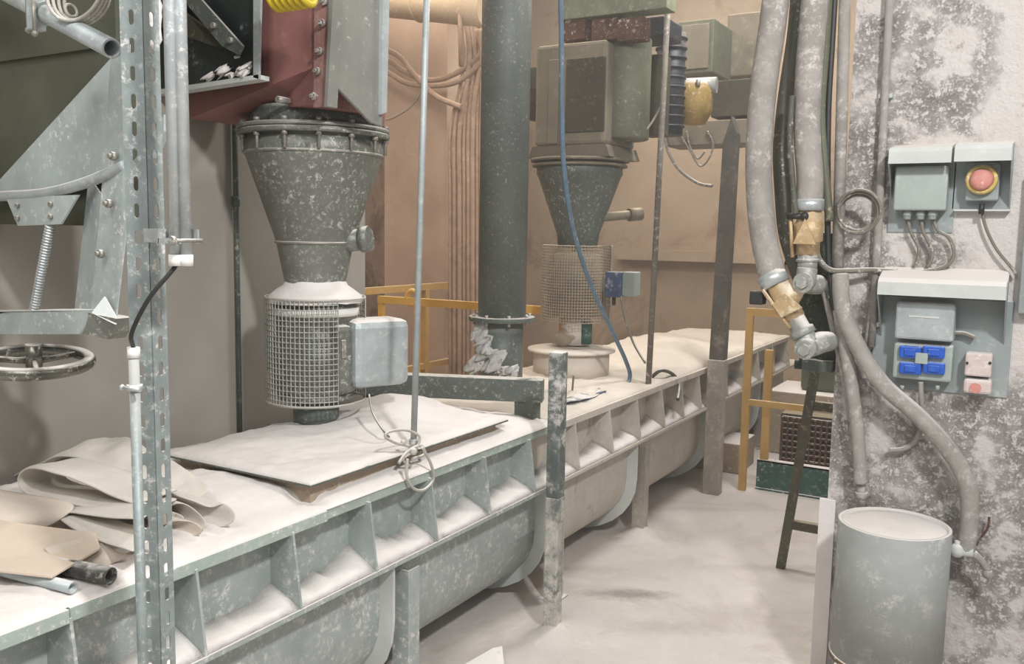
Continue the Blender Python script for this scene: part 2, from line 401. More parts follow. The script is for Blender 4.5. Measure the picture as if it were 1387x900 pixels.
# ================================================================== THE SETTING
def floor_stain(m):
    """damp streak trodden into the powder on the walkway: a mark with its own shape"""
    nt = m.node_tree; N = nt.nodes; L = nt.links; b = N['Principled BSDF']
    src = b.inputs['Base Color'].links[0].from_socket; geo = N.new('ShaderNodeNewGeometry')
    out = None
    for (px, py, wx, wy, st) in ((850, 806, .22, .07, .75), (905, 850, .30, .10, .25), (1060, 770, .45, .06, .3), (1180, 690, .4, .08, .2), (1040, 830, .3, .12, .2), (960, 690, .5, .05, .2)):
        c = at(px, py, Z=0)
        mp = N.new('ShaderNodeMapping'); mp.vector_type = 'TEXTURE'; mp.inputs['Location'].default_value = c; mp.inputs['Rotation'].default_value = (0, 0, yaw); mp.inputs['Scale'].default_value = (wx, wy, 1)
        L.new(geo.outputs['Position'], mp.inputs[0])
        ln = N.new('ShaderNodeVectorMath'); ln.operation = 'LENGTH'; L.new(mp.outputs[0], ln.inputs[0])
        nz = N.new('ShaderNodeTexNoise'); nz.inputs['Scale'].default_value = 16; nz.inputs['Detail'].default_value = 8; nz.inputs['Roughness'].default_value = .75; L.new(geo.outputs['Position'], nz.inputs['Vector'])
        ad = N.new('ShaderNodeMath'); ad.operation = 'MULTIPLY_ADD'; L.new(nz.outputs['Fac'], ad.inputs[0]); ad.inputs[1].default_value = 2.2; L.new(ln.outputs['Value'], ad.inputs[2])
        mr = N.new('ShaderNodeMapRange'); mr.inputs[1].default_value = 2.25; mr.inputs[2].default_value = 1.35; mr.inputs[3].default_value = 0; mr.inputs[4].default_value = st; L.new(ad.outputs[0], mr.inputs[0])
        mx = N.new('ShaderNodeMix'); mx.data_type = 'RGBA'; L.new(mr.outputs[0], mx.inputs[0]); L.new(src, mx.inputs[6]); mx.inputs[7].default_value = srgb(142, 132, 126); src = mx.outputs[2]
    L.new(src, b.inputs['Base Color'])
floor_stain(M['floor'])
struct(MB().box((-7, -1.5, -.2), (3, 10, 0)), 'floor', M['floor'])
struct(MB().box((-3.1, -1.5, 0), (-2.85, 3.40, 5)), 'wall_left', M['wallL'])
struct(MB().box((-5.55, 3.2, 0), (-5.3, 9.0, 5)), 'wall_recess', M['wallD'])
struct(MB().box((-5.3, 3.15, 0), (-3.1, 3.4, 5)), 'wall_recess_near', M['wallD'])
struct(MB().box((-5.6, 9.0, 0), (3, 9.25, 5)), 'wall_back', M['wallB'])
struct(MB().box((-.632, 3.5, 0), (2.2, 4.1, 5)), 'wall_right', M['wallR'])
struct(MB().box((-7, -1.5, 5), (3, 10, 5.2)), 'ceiling', M['wallL'])
# panelled pier in the recess and pale ledge strip on the back wall
a = at(521, 300, Y=6.2); b = at(604, 300, Y=6.2)
struct(MB().box((a.x, 6.2, 0), (b.x, 6.6, 5)), 'trim_1', M['pier'])
a = at(838, 345, Y=8.9); b = at(1010, 345, Y=8.9)
struct(MB().box((a.x, 8.86, a.z-.05), (b.x+.9, 9.0, a.z+.06)), 'trim_2', M['wallB'])
# angle guard up the free edge of the pillar
struct(MB().box((-.66, 3.49, 0), (-.60, 3.5, .70), .002), 'trim_3', M['dust'])

# ================================================================== SCREW CONVEYOR
XL, XR = -2.78, -1.93
YA, YE = .15, 8.0
cv = thing('screw_conveyor', (-2.37, 4.0, 0), 'long grey-green dusty trough conveyor running away beside the left wall', 'conveyor')
# tub: U section with thickness
def U_section(off=0, n=16):
    pts = [(XR+off, .80), (XR+off, .578), (XR+off+.045, .574)]
    x1, x0 = XR+.045+off, XL-off
    cxu = (x0+x1)/2; r = (x1-x0)/2; zc = .36; b = .31+off*.8
    for k in range(n+1):
        a = PI*k/n; c_, s_ = math.cos(a), math.sin(a)
        pts.append((cxu+r*math.copysign(abs(c_)**.9, c_), zc-b*max(0, s_)**.9))
    pts.append((x0, .80)); return pts
sec = U_section()
for ya, yb, m_ in ((YA, 3.43, 'green'), (3.43, YE, 'greenfar')):
    mb = MB(); ys = [ya+(yb-ya)*i/12 for i in range(13)]
    rows = [[mb.bm.verts.new((x, y, z)) for x, z in sec] for y in ys]
    for A, B in zip(rows, rows[1:]):
        for i in range(len(sec)-1): mb.bm.faces.new((A[i], A[i+1], B[i+1], B[i])).smooth = 3 <= i <= len(sec)-3
    mb.build('tub', M[m_], cv, solid(.006))
# end plates
for y in (YA, YE):
    MB().prism([(x, y, z) for x, z in sec], (0, .01, 0)).build('end_plate', M['green'], cv)
# joint flanges: U rings by the legs
LEGY = [.95, 2.42, 3.55, 4.60, 5.85, 7.1]
for y in (.90, 2.32, 3.43, 4.48, 5.72, 7.0):
    o_ = U_section(.062); i_ = U_section(0)
    mb = MB()
    for (a, b, c, d) in zip(o_[2:-1], o_[3:-1], i_[2:-1], i_[3:-1]):
        mb.prism([(a[0], y, a[1]), (b[0], y, b[1]), (d[0], y, d[1]), (c[0], y, c[1])], (0, .012, 0))
    bmesh.ops.remove_doubles(mb.bm, verts=mb.bm.verts, dist=.0005)
    mb.build('joint_flange', M['hood'], cv)
# lower angle flange on the near side (level top + hanging lip)
for ya, yb, m_ in ((YA, 3.43, 'green'), (3.432, YE+.35, 'greenfar')):
    MB().box((-1.935, ya, .572), (-1.80, yb, .58)).box((-1.806, ya, .565), (-1.80, yb, .572)).build('lower_flange', M[m_], cv)
# stiffeners between flange and top lip
RIBS = [.45, .80, 1.155, 1.507, 1.858, 2.21, 2.555, 2.921, 3.286, 3.72, 4.115, 4.48, 4.85, 5.18, 5.51, 5.8, 6.08, 6.5, 6.926, 7.376, 7.878]
for y in RIBS:
    MB().prism([(-1.935, y, .58), (-1.803, y, .58), (-1.812, y, .64), (-1.835, y, .81), (-1.935, y, .81)], (0, .008, 0)).build('stiffener', M['green' if y < 3.6 else 'greenfar'], cv)
# cover plates with turned-down edges
CV = [(YA, 1.155), (1.16, 2.015), (2.02, 3.565), (3.57, 5.3), (5.305, 6.9), (6.905, YE)]
for k, (y0, y1) in enumerate(CV):
    dx = (.006, 0, -.012, 0, .004, 0)[k]
    mb = MB().box((XL-.02, y0, .826), (-1.838+dx, y1, .834)).box((-1.846+dx, y0, .80), (-1.838+dx, y1, .830))
    mb.build('cover_plate', M['edge' if y0 < 3.5 else 'greenfar'], cv, bevel(.002))
# legs: channels
for y in LEGY:
    for x in (-1.845, -2.75):
        mb = MB().box((x-.035, y-.03, 0), (x+.035, y-.024, .52)).box((x+.029, y-.024, 0), (x+.035, y+.036, .52)).box((x-.035, y-.024, 0), (x-.029, y+.036, .52))
        mb.box((x-.05, y-.05, 0), (x+.05, y+.06, .008))
        mb.build('support_leg', M['dpost'] if y > 4 else M['green'], cv)
# white end stand beyond the end plate
MB().box((-2.6, 7.7, 0), (-1.9, 8.05, .52)).build('end_stand', M['hood'], cv)

# powder lying on the covers (heightfield), thick near the lid, thinner at the edge
def heap_grid(x0, x1, y0, y1, nx, ny, hf, zb):
    mb = MB(); g = []
    for j in range(ny+1):
        row = []
        for i in range(nx+1):
            x = x0+(x1-x0)*i/nx; y = y0+(y1-y0)*j/ny
            row.append(mb.bm.verts.new((x, y, zb+hf(x, y))))
        g.append(row)
    for j in range(ny):
        for i in range(nx): mb.bm.faces.new((g[j][i], g[j][i+1], g[j+1][i+1], g[j+1][i])).smooth = True
    # skirt
    rim = g[0]+[r[-1] for r in g[1:]]+g[-1][-2::-1]+[r[0] for r in g[-2:0:-1]]
    lowv = [mb.bm.verts.new((v.co.x, v.co.y, zb-.001)) for v in rim]
    n = len(rim)
    for i in range(n): mb.bm.faces.new((rim[i], lowv[i], lowv[(i+1) % n], rim[(i+1) % n]))
    return mb
def nse(x, y, s, o=0): return noise.fractal(V(x*s, y*s, o), 1.0, 2.0, 4)
def gau(x, y, cx, cy, sx, sy): return math.exp(-((x-cx)/sx)**2-((y-cy)/sy)**2)
def h1(x, y):
    e = min((x-XL)/.02, (-1.845-x)/.03, (y-YA)/.03, (3.57-y)/.03); e = max(0, min(1, e))
    edge = .007+.004*nse(x, y, 8)
    body = .016+.012*nse(x, y, 4)+.005*nse(x, y, 17)
    t = max(0, min(1, (-1.86-x)/.12))
    h = edge*(1-t)+max(.004, body)*t
    h += .045*gau(x, y, -2.25, 1.95, .25, .14)+.03*gau(x, y, -2.0, 2.75, .1, .6)+.035*gau(x, y, -2.75, 1.5, .15, .8)+.04*gau(x, y, -2.3, 3.3, .4, .12)
    # bare plate corner by the cover joint
    h -= .05*gau(x, y, -1.95, 2.03, .05, .03)
    return max(-.0005, h)*e
o = heap_grid(XL-.02, -1.845, YA, 3.575, 60, 190, h1, .835).build('dust_layer', M['dust'])
tag(o, 'thick white powder on the near trough covers, under the lid and the cloths', 'dust', kind='stuff')
def h2(x, y):
    e = min((x-XL+.02)/.03, (-1.85-x)/.03, (y-3.6)/.05, (YE-y)/.05); e = max(0, min(1, e))
    h = .014+.012*nse(x, y, 5)+.008*nse(x, y, 16)
    h += .10*gau(x, y, -2.2, 6.1, .3, .45)+.05*gau(x, y, -2.6, 6.6, .3, .6)+.03*gau(x, y, -2.1, 4.1, .2, .3)
    return max(.0005, h)*e
o = heap_grid(XL-.02, -1.85, 3.6, YE, 46, 160, h2, .835).build('dust_heap', M['dustfar'])
tag(o, 'warm white powder on the far trough covers behind the tall posts', 'dust', kind='stuff')
# drifts on the lower flange, one mesh of powder
mb = MB()
for y0, y1 in zip(RIBS, RIBS[1:]):
    n = 14; top = []; 
    sd = random.random()*9; big = random.choice((.03, .06, .10, .02))
    front = []; back = []; bb = []
    for i in range(n+1):
        u = i/n; y = y0+.009+(y1-y0-.01)*u
        h = .022+.016*nse(y, sd, 9)+.010*nse(y, sd, 30)+big*max(0, (u-.35))**1.3+(.02*math.exp(-((1-u)/.12)**2))+.03*math.exp(-(u/.06)**2)
        if y > 2.1 and y < 2.6: h += .07*math.exp(-((u-.2)/.3)**2)
        h = max(.006, h)
        front.append(mb.bm.verts.new((-1.806, y, .581))); back.append(mb.bm.verts.new((-1.929, y, .58+h)))
        top.append(mb.bm.verts.new((-1.845+.012*nse(y, 5, 20), y, .58+min(h*.45, .02)+.003))); bb.append(mb.bm.verts.new((-1.929, y, .5805)))
    for i in range(n):
        mb.bm.faces.new((front[i], top[i], top[i+1], front[i+1])).smooth = True
        mb.bm.faces.new((top[i], back[i], back[i+1], top[i+1])).smooth = True
        mb.bm.faces.new((bb[i], front[i], front[i+1], bb[i+1]))
        mb.bm.faces.new((back[i], bb[i], bb[i+1], back[i+1]))
    mb.bm.faces.new((front[0], bb[0], back[0], top[0])); mb.bm.faces.new((front[-1], top[-1], back[-1], bb[-1]))
o = mb.build('dust_drift', M['dust'])
tag(o, 'white powder drifts lying along the lower flange between the stiffeners', 'dust', kind='stuff')

# lid plate under the near hopper
lid = thing('hatch_lid', (-2.24, 2.6, .835), 'flat square hatch lid buried in powder under the near hopper', 'lid')
MB().box((-2.585, 2.0, .90), (-1.895, 3.2, .908), .002).build('plate', M['dark'], lid)
MB().box((-2.55, 2.04, .836), (-1.935, 3.16, .90)).build('collar', M['conc'], lid)
def h3(x, y):
    e = min((x+2.58)/.03, (-1.90-x)/.03, (y-2.005)/.03, (3.195-y)/.03); e = max(0, min(1, e))
    h = .014+.008*nse(x, y, 5)+.004*nse(x, y, 18)+.075*gau(x, y, -2.33, 3.0, .2, .22)+.03*gau(x, y, -2.28, 2.72, .22, .2)+.02*gau(x, y, -2.45, 2.35, .12, .3)
    return max(.003, h)*e
o = heap_grid(-2.58, -1.90, 2.005, 3.195, 50, 80, h3, .909).build('powder_heap', M['dust'])
tag(o, 'smooth heap of white powder on the hatch lid below the wire guard', 'dust', kind='stuff')

# ================================================================== NEAR HOPPER
HX, HY = -2.43, 2.60
hp = thing('hopper', (HX, HY, 1.45), 'dark grey steel cone hopper above the near wire guard', 'hopper')
mb = MB().lathe((HX, HY, 0), [(.0, 2.055), (.258, 2.055), (.262, 1.985), (.256, 1.972), (.152, 1.665), (.149, 1.655), (.146, 1.64), (.118, 1.50), (.114, 1.45), (0, 1.45)], 56)
cone = mb.build('cone', M['cone'], hp)
MB().torus((HX, HY, 1.985), .261, .005).build('upper_weld', M['bolt'], cone)
MB().torus((HX, HY, 1.65), .149, .005).build('lower_weld', M['bolt'], cone)
fl = MB().lathe((HX, HY, 0), [(.25, 2.05), (.285, 2.05), (.287, 2.055), (.287, 2.063), (.283, 2.068), (.25, 2.068), (.25, 2.05)], 56).build('flange', M['cone'], hp)
MB().lathe((HX, HY, 0), [(.25, 2.072), (.284, 2.072), (.287, 2.076), (.284, 2.086), (.25, 2.086), (.25, 2.072)], 56).build('flange', M['duct'], hp)
for k in range(14):
    a = 2*PI*(k+.3)/14
    c = V(HX+.272*math.cos(a), HY+.272*math.sin(a), 0)
    MB().tube([c+V(0, 0, 1.99), c+V(0, 0, 2.10)], .006, 8).tube([c+V(0, 0, 2.036), c+V(0, 0, 2.05)], .012, 6).tube([c+V(0, 0, 2.088), c+V(0, 0, 2.10)], .012, 6).build('bolt', M['bolt'], fl)
# side nozzle, right of the cone
c0 = V(HX+.105*math.cos(R_(20)), HY+.105*math.sin(R_(20)), 1.655)
d = V(math.cos(R_(20)), math.sin(R_(20)), .12).normalized()
nz_ = MB().tube([c0, c0+d*.085], .042, 20).build('side_nozzle', M['cone'], hp)
MB().tube([c0+d*.085, c0+d*.12], .05, 20).build('cap', M['cone'], nz_)

# ---- near guard and valve
gd = thing('wire_guard', (HX, HY, .99), 'round galvanised wire mesh guard below the near hopper', 'guard')
mb, f = wire_guard((HX, HY, 0), .193, 1.03, 1.44, 20, 56, R_(-22-300), R_(-22), .0055)
mb.build('mesh', M['guard'], gd, f)
for zz in (1.033, 1.437):
    MB().torus((HX, HY, zz), .193, .004, seg=60, ms=8, a0=R_(-22-300), a1=R_(-22)).build('rim', M['guard'], gd)
vv = thing('rotary_valve', (HX, HY, .9), 'grey round valve body with powder on top inside the near wire guard', 'valve')
mb = MB().lathe((HX, HY, 0), [(0, 1.06), (.14, 1.06), (.165, 1.08), (.165, 1.28), (.155, 1.285), (.155, 1.36), (.162, 1.365), (.162, 1.42), (0, 1.42)], 40)
mb.build('body', M['cone'], vv)
MB().lathe((HX, HY, 0), [(.163, 1.37), (.168, 1.37), (.168, 1.40), (.163, 1.40)], 40).build('band', M['cap'], vv)
mb = MB()
prof = [(.185, 1.421), (.18, 1.445), (.165, 1.455), (.148, 1.468), (.125, 1.485), (.118, 1.50)]
mb.lathe((HX, HY, 0), prof, 40)
for v in mb.bm.verts: v.co.z += .008*nse(v.co.x, v.co.y, 12) if v.co.z > 1.41 else 0
mb.build('powder_cap', M['dust'], vv)
MB().tube([(HX, HY, .885), (HX, HY, 1.06)], .09, 32).build('outlet_pipe', M['dark'], vv)
MB().lathe((HX, HY, 0), [(.09, 1.04), (.15, 1.04), (.15, 1.06), (.09, 1.06)], 36).build('lower_flange', M['cone'], vv)
# motor cover box
ang = R_(66); u = V(math.cos(ang), math.sin(ang), 0); v_ = V(u.y, -u.x, 0)
p0 = at(480, 478, X=-2.22)
mt = Matrix.Translation(p0) @ Matrix(((u.x, v_.x, 0, 0), (u.y, v_.y, 0, 0), (0, 0, 1, 0), (0, 0, 0, 1)))
mc = thing('motor_cover', tuple(p0), 'smooth grey sheet metal cover box on the right of the near wire guard', 'cover')
MB().box((0, -.17, -.145), (.245, 0, .12), .03, mt).build('casing', M['galvp'], mc)
MB().box((-.075, -.14, -.155), (.0, -.01, .105), .02, mt).build('side_panel', M['cone'], mc)
MB().box((-.05, -.02, -.02), (-.03, -.004, .05), .003, mt).build('latch', M['bolt'], mc)
mb = MB().tube([at(500, 535, X=-2.15), at(505, 560, X=-2.1), at(520, 585, X=-2.02), at(527, 592, Z=.94)], .004, 8, 6)
tag(mb.build('thin_cable', M['cabled']), 'thin dark cable hanging from the motor cover to the lid', 'cable')

# ---- red chute and grey duct above the hopper
rc = thing('chute', (-2.35, 2.35, 2.1), 'dark red oxide angular chute bolted to a grey square duct above the near hopper', 'chute')
Yf = 2.30
q = lambda x, y, Y=Yf: at(x, y, Y=Y)
A, B = q(300, -60), q(428, -60); P = q(425, 92); Lp = q(345, 53); Q = q(372, 146, 2.42); K = q(258, 160, 2.32); K2 = q(258, 60); G = q(430, 141)
mb = MB(); bmv = mb.bm
def fz(*pts): mb.bm.faces.new([mb.bm.verts.new(p) for p in pts])
Al = q(258, -60)
fz(Al, B, P, Lp, K2); fz(K2, Lp, P, Q, K); fz(P, G, Q); fz(B, q(428, 141), P)
bk = V(0, .36, 0)
fz(K, Q, Q+bk*.6, K+bk*.6); fz(Q, G, G+bk, Q+bk*.6); fz(K2, K, K+bk*.6, K2+bk); fz(Al, K2, K2+bk, Al+bk); fz(B, G, G+bk, B+bk)
bmesh.ops.remove_doubles(mb.bm, verts=mb.bm.verts, dist=.001)
mb.build('casing', M['red'], rc, solid(.006))
# bottom lip on the chute
# bolted flange on the right
fa, fb, fc, fd = q(426, -60, 2.285), q(452, -60, 2.285), q(441, 144, 2.285), q(424, 146, 2.285)
fp = MB().prism([fa, fb, fc, fd], (0, .012, 0)).build('bolted_flange', M['redf'], rc, bevel(.002))
MB().prism([q(449, -60, 2.27), q(454, -60, 2.27), q(443, 144, 2.27), q(439, 145, 2.27)], (0, .05, 0)).build('flange_edge', M['duct'], rc)
for (x, y) in [(444, -20), (443, 3), (441, 32), (437, 70), (434, 97), (429, 131)]:
    c = q(x-2, y, 2.285); MB().tube([c+V(0, -.014, 0), c], .013, 6).tube([c+V(0, -.024, 0), c+V(0, -.014, 0)], .007, 8).build('bolt', M['bolt'], fp)
c = q(384, 136, 2.33); MB().tube([c+V(0, -.03, 0), c+V(0, .03, 0)], .012, 6).build('bolt', M['bolt'], rc)

XD = -2.06
MB().prism([at(x, y, X=XD) for x, y in [(447, -60), (524, -60), (518, 172), (503, 166), (447, 108)]], (-.014, 0, 0)).build('duct', M['duct'], rc, bevel(.003))
MB().prism([at(x, y, X=XD+.015) for x, y in [(519, -60), (529, -60), (524, 152), (517, 155)]], (-.03, 0, 0)).build('duct_flange', M['galvp'], rc)
MB().lathe((HX, HY, 0), [(.245, 2.087), (.238, 2.12), (.232, 2.15), (0, 2.152)], 48).build('neck', M['dark'], rc, solid(.005))

# black open box in front of the chute
bk_ = thing('gate_housing', (-2.3, 2.1, 2.2), 'black-green steel housing with pale bottom rim, at the top left of the red chute', 'housing')
Yb = 2.235
g = lambda x, y, Y=Yb: at(x, y, Y=Y)
MB().prism([g(196, -60), g(343, -60), g(343, 103), g(196, 128)], (0, .03, 0)).build('casing', M['black'], bk_)
MB().prism([g(196, 124, 2.21), g(350, 101, 2.21), g(350, 107, 2.21), g(196, 131, 2.21)], (0, .05, 0)).build('bottom_rim', M['hood'], bk_)
MB().prism([g(343, -60, 2.21), g(354, -60, 2.21), g(350, 107, 2.21), g(343, 105, 2.21)], (0, .01, 0)).build('side_rim', M['galvp'], bk_)
MB().prism([g(196, -60, 2.20), g(240, -60, 2.20), g(240, 10, 2.20), g(322, 70, 2.20), g(300, 66, 2.20), g(196, 30, 2.20)], (0, .02, 0)).build('inner_brace', M['hazd'], bk_)
mb = MB().prism([g(244, -5, 2.185), g(262, -12, 2.185), g(328, 62, 2.185), g(322, 74, 2.185), g(300, 62, 2.185)], (0, .012, 0)); mb.build('diagonal_brace', M['dark'], bk_)
for x, y in [(290, 35), (313, 55)]:
    c = g(x, y, 2.18); MB().tube([c+V(0, -.01, 0), c+V(0, .01, 0)], .010, 6).build('bolt', M['bolt'], bk_)
for (x, y, s) in [(283, 101, .018), (300, 94, .022), (329, 93, .026), (312, 99, .016), (321, 74, .010)]:
    mb = MB().ico(g(x, y+3, 2.215), s, 3, (1.2, .7, .6))
    for v in mb.bm.verts: v.co += V(1, .6, 1)*1.1*s*noise.fractal(v.co*45, .8, 2, 3)
    tag(mb.build('dust_lump', M['dust']), 'lumps of pale dust caked inside the bottom of the black housing', 'dust', 'dust lumps in the black housing')
# coiled yellow hose above
c = at(392, -8, Y=2.1)
yh = MB()
for k in range(6): yh.torus(c+V(-.06+.026*k, 0, .0), .04, .012, (1, .15, .25), 24, 8)
tag(yh.build('coiled_hose', M['yhose']), 'bright yellow coiled hose at the top edge above the red chute', 'hose')

# thin pipe on the left wall
tp = thing('wall_pipe', (-2.83, 2.585, .85), 'thin dark vertical pipe on the left wall behind the near hopper', 'pipe')
x = -2.832
p1 = at(325, 588, X=x); 
MB().tube([V(x, p1.y, .845), V(x, p1.y, 3.2)], .011, 12).build('tube', M['dark'], tp)
MB().tube([V(x, p1.y, 1.79), V(x, p1.y, 1.83)], .016, 12).build('coupling', M['dark'], tp)

# ================================================================== LEFT FOREGROUND: slotted post, conduits
sp = thing('slotted_post', (-1.60, 1.2, 0), 'tall galvanised slotted angle post in the left foreground', 'post')
PX, PY = -1.579, 1.20
c45 = R_(38)
d1 = V(-.9, -.44, 0).normalized(); d2 = V(.0, 1, 0)
mb = MB()
corner = V(PX, PY, 0)
def frame(o, dx):
    n = V(-dx.y, dx.x, 0)
    return Matrix(((dx.x, n.x, 0, o.x), (dx.y, n.y, 0, o.y), (0, 0, 1, o.z), (0, 0, 0, 1)))
perforated(mb, frame(corner, d1), .047, 0, 2.75, .055, .030, .011, .003)
perforated(mb, frame(corner+V(0, 0, .0), d2), .036, 0, 2.75, .055, .030, .011, -.003)
mb.build('angle', M['slot'], sp)
MB().box((PX-.06, PY-.06, 0), (PX+.05, PY+.07, .006)).build('foot_plate', M['slot'], sp)

def vtube(p, z0, z1): return [V(p.x, p.y, z0), V(p.x, p.y, z1)]
cY = 1.16
pA = at(238, 330, Y=cY); pB = at(251, 330, Y=cY+.012)
zt = at(238, 345, Y=cY).z
for i, (p, dz) in enumerate(((pA, 0), (pB, -.001))):
    nm = 'left' if i == 0 else 'right'
    t = thing('conduit', (p.x, p.y, zt), f'galvanised vertical conduit with white end cap, the {nm} of the pair by the slotted post', 'conduit')
    MB().tube(vtube(p, zt, 2.7), .0125, 20).build('tube', M['galv'], t)
    MB().tube(vtube(p, zt-.022, zt), .0142, 20).build('end_cap', M['cap'], t)
cl = thing('pipe_clamp', tuple(pA+V(0, 0, -.0)), 'galvanised bracket clamping the conduit pair to the slotted post', 'clamp')
a0, a1 = at(197, 300, Y=1.19), at(262, 325, Y=1.15)
MB().box((a0.x, 1.185, pA.z-.0), (pB.x+.02, 1.189, pA.z+.028)).box((pA.x-.02, 1.135, pA.z), (pB.x+.028, 1.14, pA.z+.01)).box((pA.x-.022, 1.135, pA.z), (pA.x-.018, 1.19, pA.z+.028)).build('bracket', M['galv'], cl)
MB().tube([V(pB.x+.026, 1.12, pA.z+.006), V(pB.x+.026, 1.19, pA.z+.006)], .004, 8).tube([V(pB.x+.026, 1.118, pA.z+.006), V(pB.x+.026, 1.126, pA.z+.006)], .009, 6).build('screw', M['bolt'], cl)
# lower conduit left of the post
lY = 1.15
pc = at(181, 480, Y=lY); zl = at(181, 485, Y=lY).z
t = thing('conduit', (pc.x, pc.y, 0), 'lower galvanised conduit with white cap strapped to the left of the slotted post', 'conduit')
MB().tube(vtube(pc, 0, zl), .0105, 20).build('tube', M['slot'], t)
MB().tube(vtube(pc, zl, zl+.022), .0125, 20).build('end_cap', M['cap'], t)
for py in (525,):
    z = at(181, py, Y=lY).z
    MB().tube([V(pc.x-.02, lY-.014, z), V(pc.x+.035, lY-.014, z)], .004, 8).tube([V(pc.x, lY, z-.006), V(pc.x, lY, z+.006)], .016, 16).ico(V(pc.x-.02, lY-.014, z), .007, 1).build('strap', M['galv'], t)
e0 = V(pA.x, pA.y, zt-.02); e1 = V(pc.x, pc.y, zl+.02)
mb = MB().tube([e0+V(0, 0, .03), e0, e0.lerp(e1, .4)+V(.012, -.03, .005), e0.lerp(e1, .8)+V(.01, -.03, .002), e1, e1-V(0, 0, .03)], .0045, 10, 6)
tag(mb.build('black_cable', M['rubber']), 'short black cable joining the conduit pair to the lower conduit', 'cable')

# upper-left: clamped tube, coil of cable
tb = thing('scaffold_tube', tuple(at(150, 65, Y=1.3)), 'dusty open-ended tube with clamp at the top left', 'tube')
e = at(152, 66, Y=1.22); s_ = at(-60, -45, Y=1.42)
MB().tube([s_, e], .021, 20, 0, True, .8).build('tube', M['galvp'], tb)
dd = (e-s_).normalized(); cc = at(78, 35, Y=1.33)
m_ = s_+dd*((cc-s_).dot(dd))
cm = MB().tube([m_-dd*.018, m_+dd*.018], .029, 8).box(m_+V(-.012, -.035, -.045), m_+V(.012, .0, .045), .003).build('clamp', M['galvp'], tb)
for k in (-1, 1): MB().tube([m_+dd*.02*k+V(0, -.03, .03), m_+dd*.02*k+V(0, -.03, -.055)], .005, 8).ico(m_+dd*.02*k+V(0, -.03, -.05), .009, 1).build('screw', M['bolt'], cm)
mb = MB()
cc = at(118, -4, Y=1.28)
for k in range(4): mb.torus(cc+V(0, -.01*k, .004*k), .062+.004*k, .0038, (.25, -1, .2), 40, 8)
mb.torus(cc+V(-.03, -.02, -.03), .014, .003, (1, 0, .2), 12, 6)
tag(mb.build('cable_coil', M['cablew']), 'coil of pale cable tied at the top left beside the slotted post', 'cable')
# dusty strip behind the post
mb = MB()
a0, a1 = at(211, -40, Y=1.35), at(210, 68, Y=1.35)
mb.tube([a0.lerp(a1, i/14)+V(.003*random.uniform(-1, 1), 0, 0) for i in range(15)], [.011+.005*random.random() for i in range(14)]+[.003], 8)
tag(mb.build('hanging_rope', M['dust']), 'short dust-caked rope end hanging between slotted post and conduits', 'rope')

# ------------------------------------------------------------------ slide valve frame at the left edge
vf = thing('slide_valve', tuple(at(60, 440, Y=1.45)), 'grey slide valve frame with threaded spindle at the left edge', 'valve')
Ys = 1.45
s = lambda x, y, Y=Ys: at(x, y, Y=Y)
# large slanting side sheet
MB().prism([s(-30, 285, 1.5), s(0, 243, 1.5), s(160, 68, 1.5), s(166, 190, 1.5), s(160, 228, 1.5), s(112, 250, 1.5), s(55, 264, 1.5), s(0, 270, 1.5)], (0, .005, 0)).build('gate_plate', M['frame'], vf)
# curved pipe along its lower edge
MB().tube([s(-80, 270), s(0, 266), s(60, 262), s(115, 248), s(172, 224)], .0145, 16, 8).build('curved_rail', M['galvp'], vf)
# bracket with bolts
br = MB().prism([s(8, 268, 1.44), s(106, 264, 1.44), s(82, 304, 1.44), s(24, 306, 1.44)], (0, .006, 0)).build('bracket', M['frame'], vf)
for x, y in [(25, 279), (25, 296), (70, 277), (70, 294)]:
    c = s(x, y, 1.44); MB().tube([c+V(0, -.008, 0), c], .007, 6).build('bolt', M['bolt'], br)
# spindle: thread rings
a0, a1 = s(68, 306), s(44, 432)
nr = 34; pts = []; rs = []
for i in range(nr*4+1):
    u = i/(nr*4); pts.append(a0.lerp(a1, u)); rs.append(.0135 if (i % 4) in (1, 2) else .0095)
MB().tube(pts, rs, 16).build('spindle', M['galv'], vf)
# bottom channel bar
MB().prism([s(-80, 424, 1.42), s(120, 421, 1.42), s(116, 440, 1.42), s(108, 453, 1.42), s(-80, 453, 1.42)], (0, .006, 0)).build('cross_bar', M['frame'], vf)
MB().prism([s(-80, 423, 1.42), s(121, 420, 1.42), s(121, 424, 1.42), s(-80, 427, 1.42)], (.0, .075, 0)).build('cross_bar_web', M['frame'], vf)
# upright channel: two flanges meeting at a bright edge
ch = MB().prism([s(120, 240, 1.50), s(136, 262, 1.46), s(124, 422, 1.46), s(101, 419, 1.50)], (0, .004, 0)); ch.build('side_channel', M['frame'], vf)
MB().prism([s(150, 75, 1.455), s(175, 60, 1.44), s(172, 300, 1.44), s(157, 430, 1.44), s(123, 423, 1.455), s(137, 262, 1.455)], (0, .004, 0)).build('upright_channel', M['frame'], vf)
for x, y in [(156, 212), (150, 276), (139, 344)]:
    c = s(x, y, 1.437); MB().tube([c+V(0, -.012, 0), c], .011, 6).tube([c+V(0, -.02, 0), c+V(0, -.01, 0)], .006, 8).build('bolt', M['bolt'], vf)
MB().prism([s(124, 424, 1.40), s(141, 402, 1.43), s(157, 430, 1.43), s(156, 440, 1.42)], (0, .004, 0)).build('corner_gusset', M['hood'], vf)
MB().prism([s(112, 452, 1.40), s(122, 425, 1.40), s(158, 432, 1.42), s(154, 450, 1.43), s(146, 460, 1.43)], (0, .05, 0)).build('corner_block', M['cone'], vf)
# brace to the upper right, behind the post
MB().prism([s(172, 230, 1.5), s(205, 185, 1.5), s(222, 155, 1.5), s(222, 178, 1.5), s(205, 214, 1.5)], (0, .02, 0)).build('diagonal_brace', M['frame'], vf)
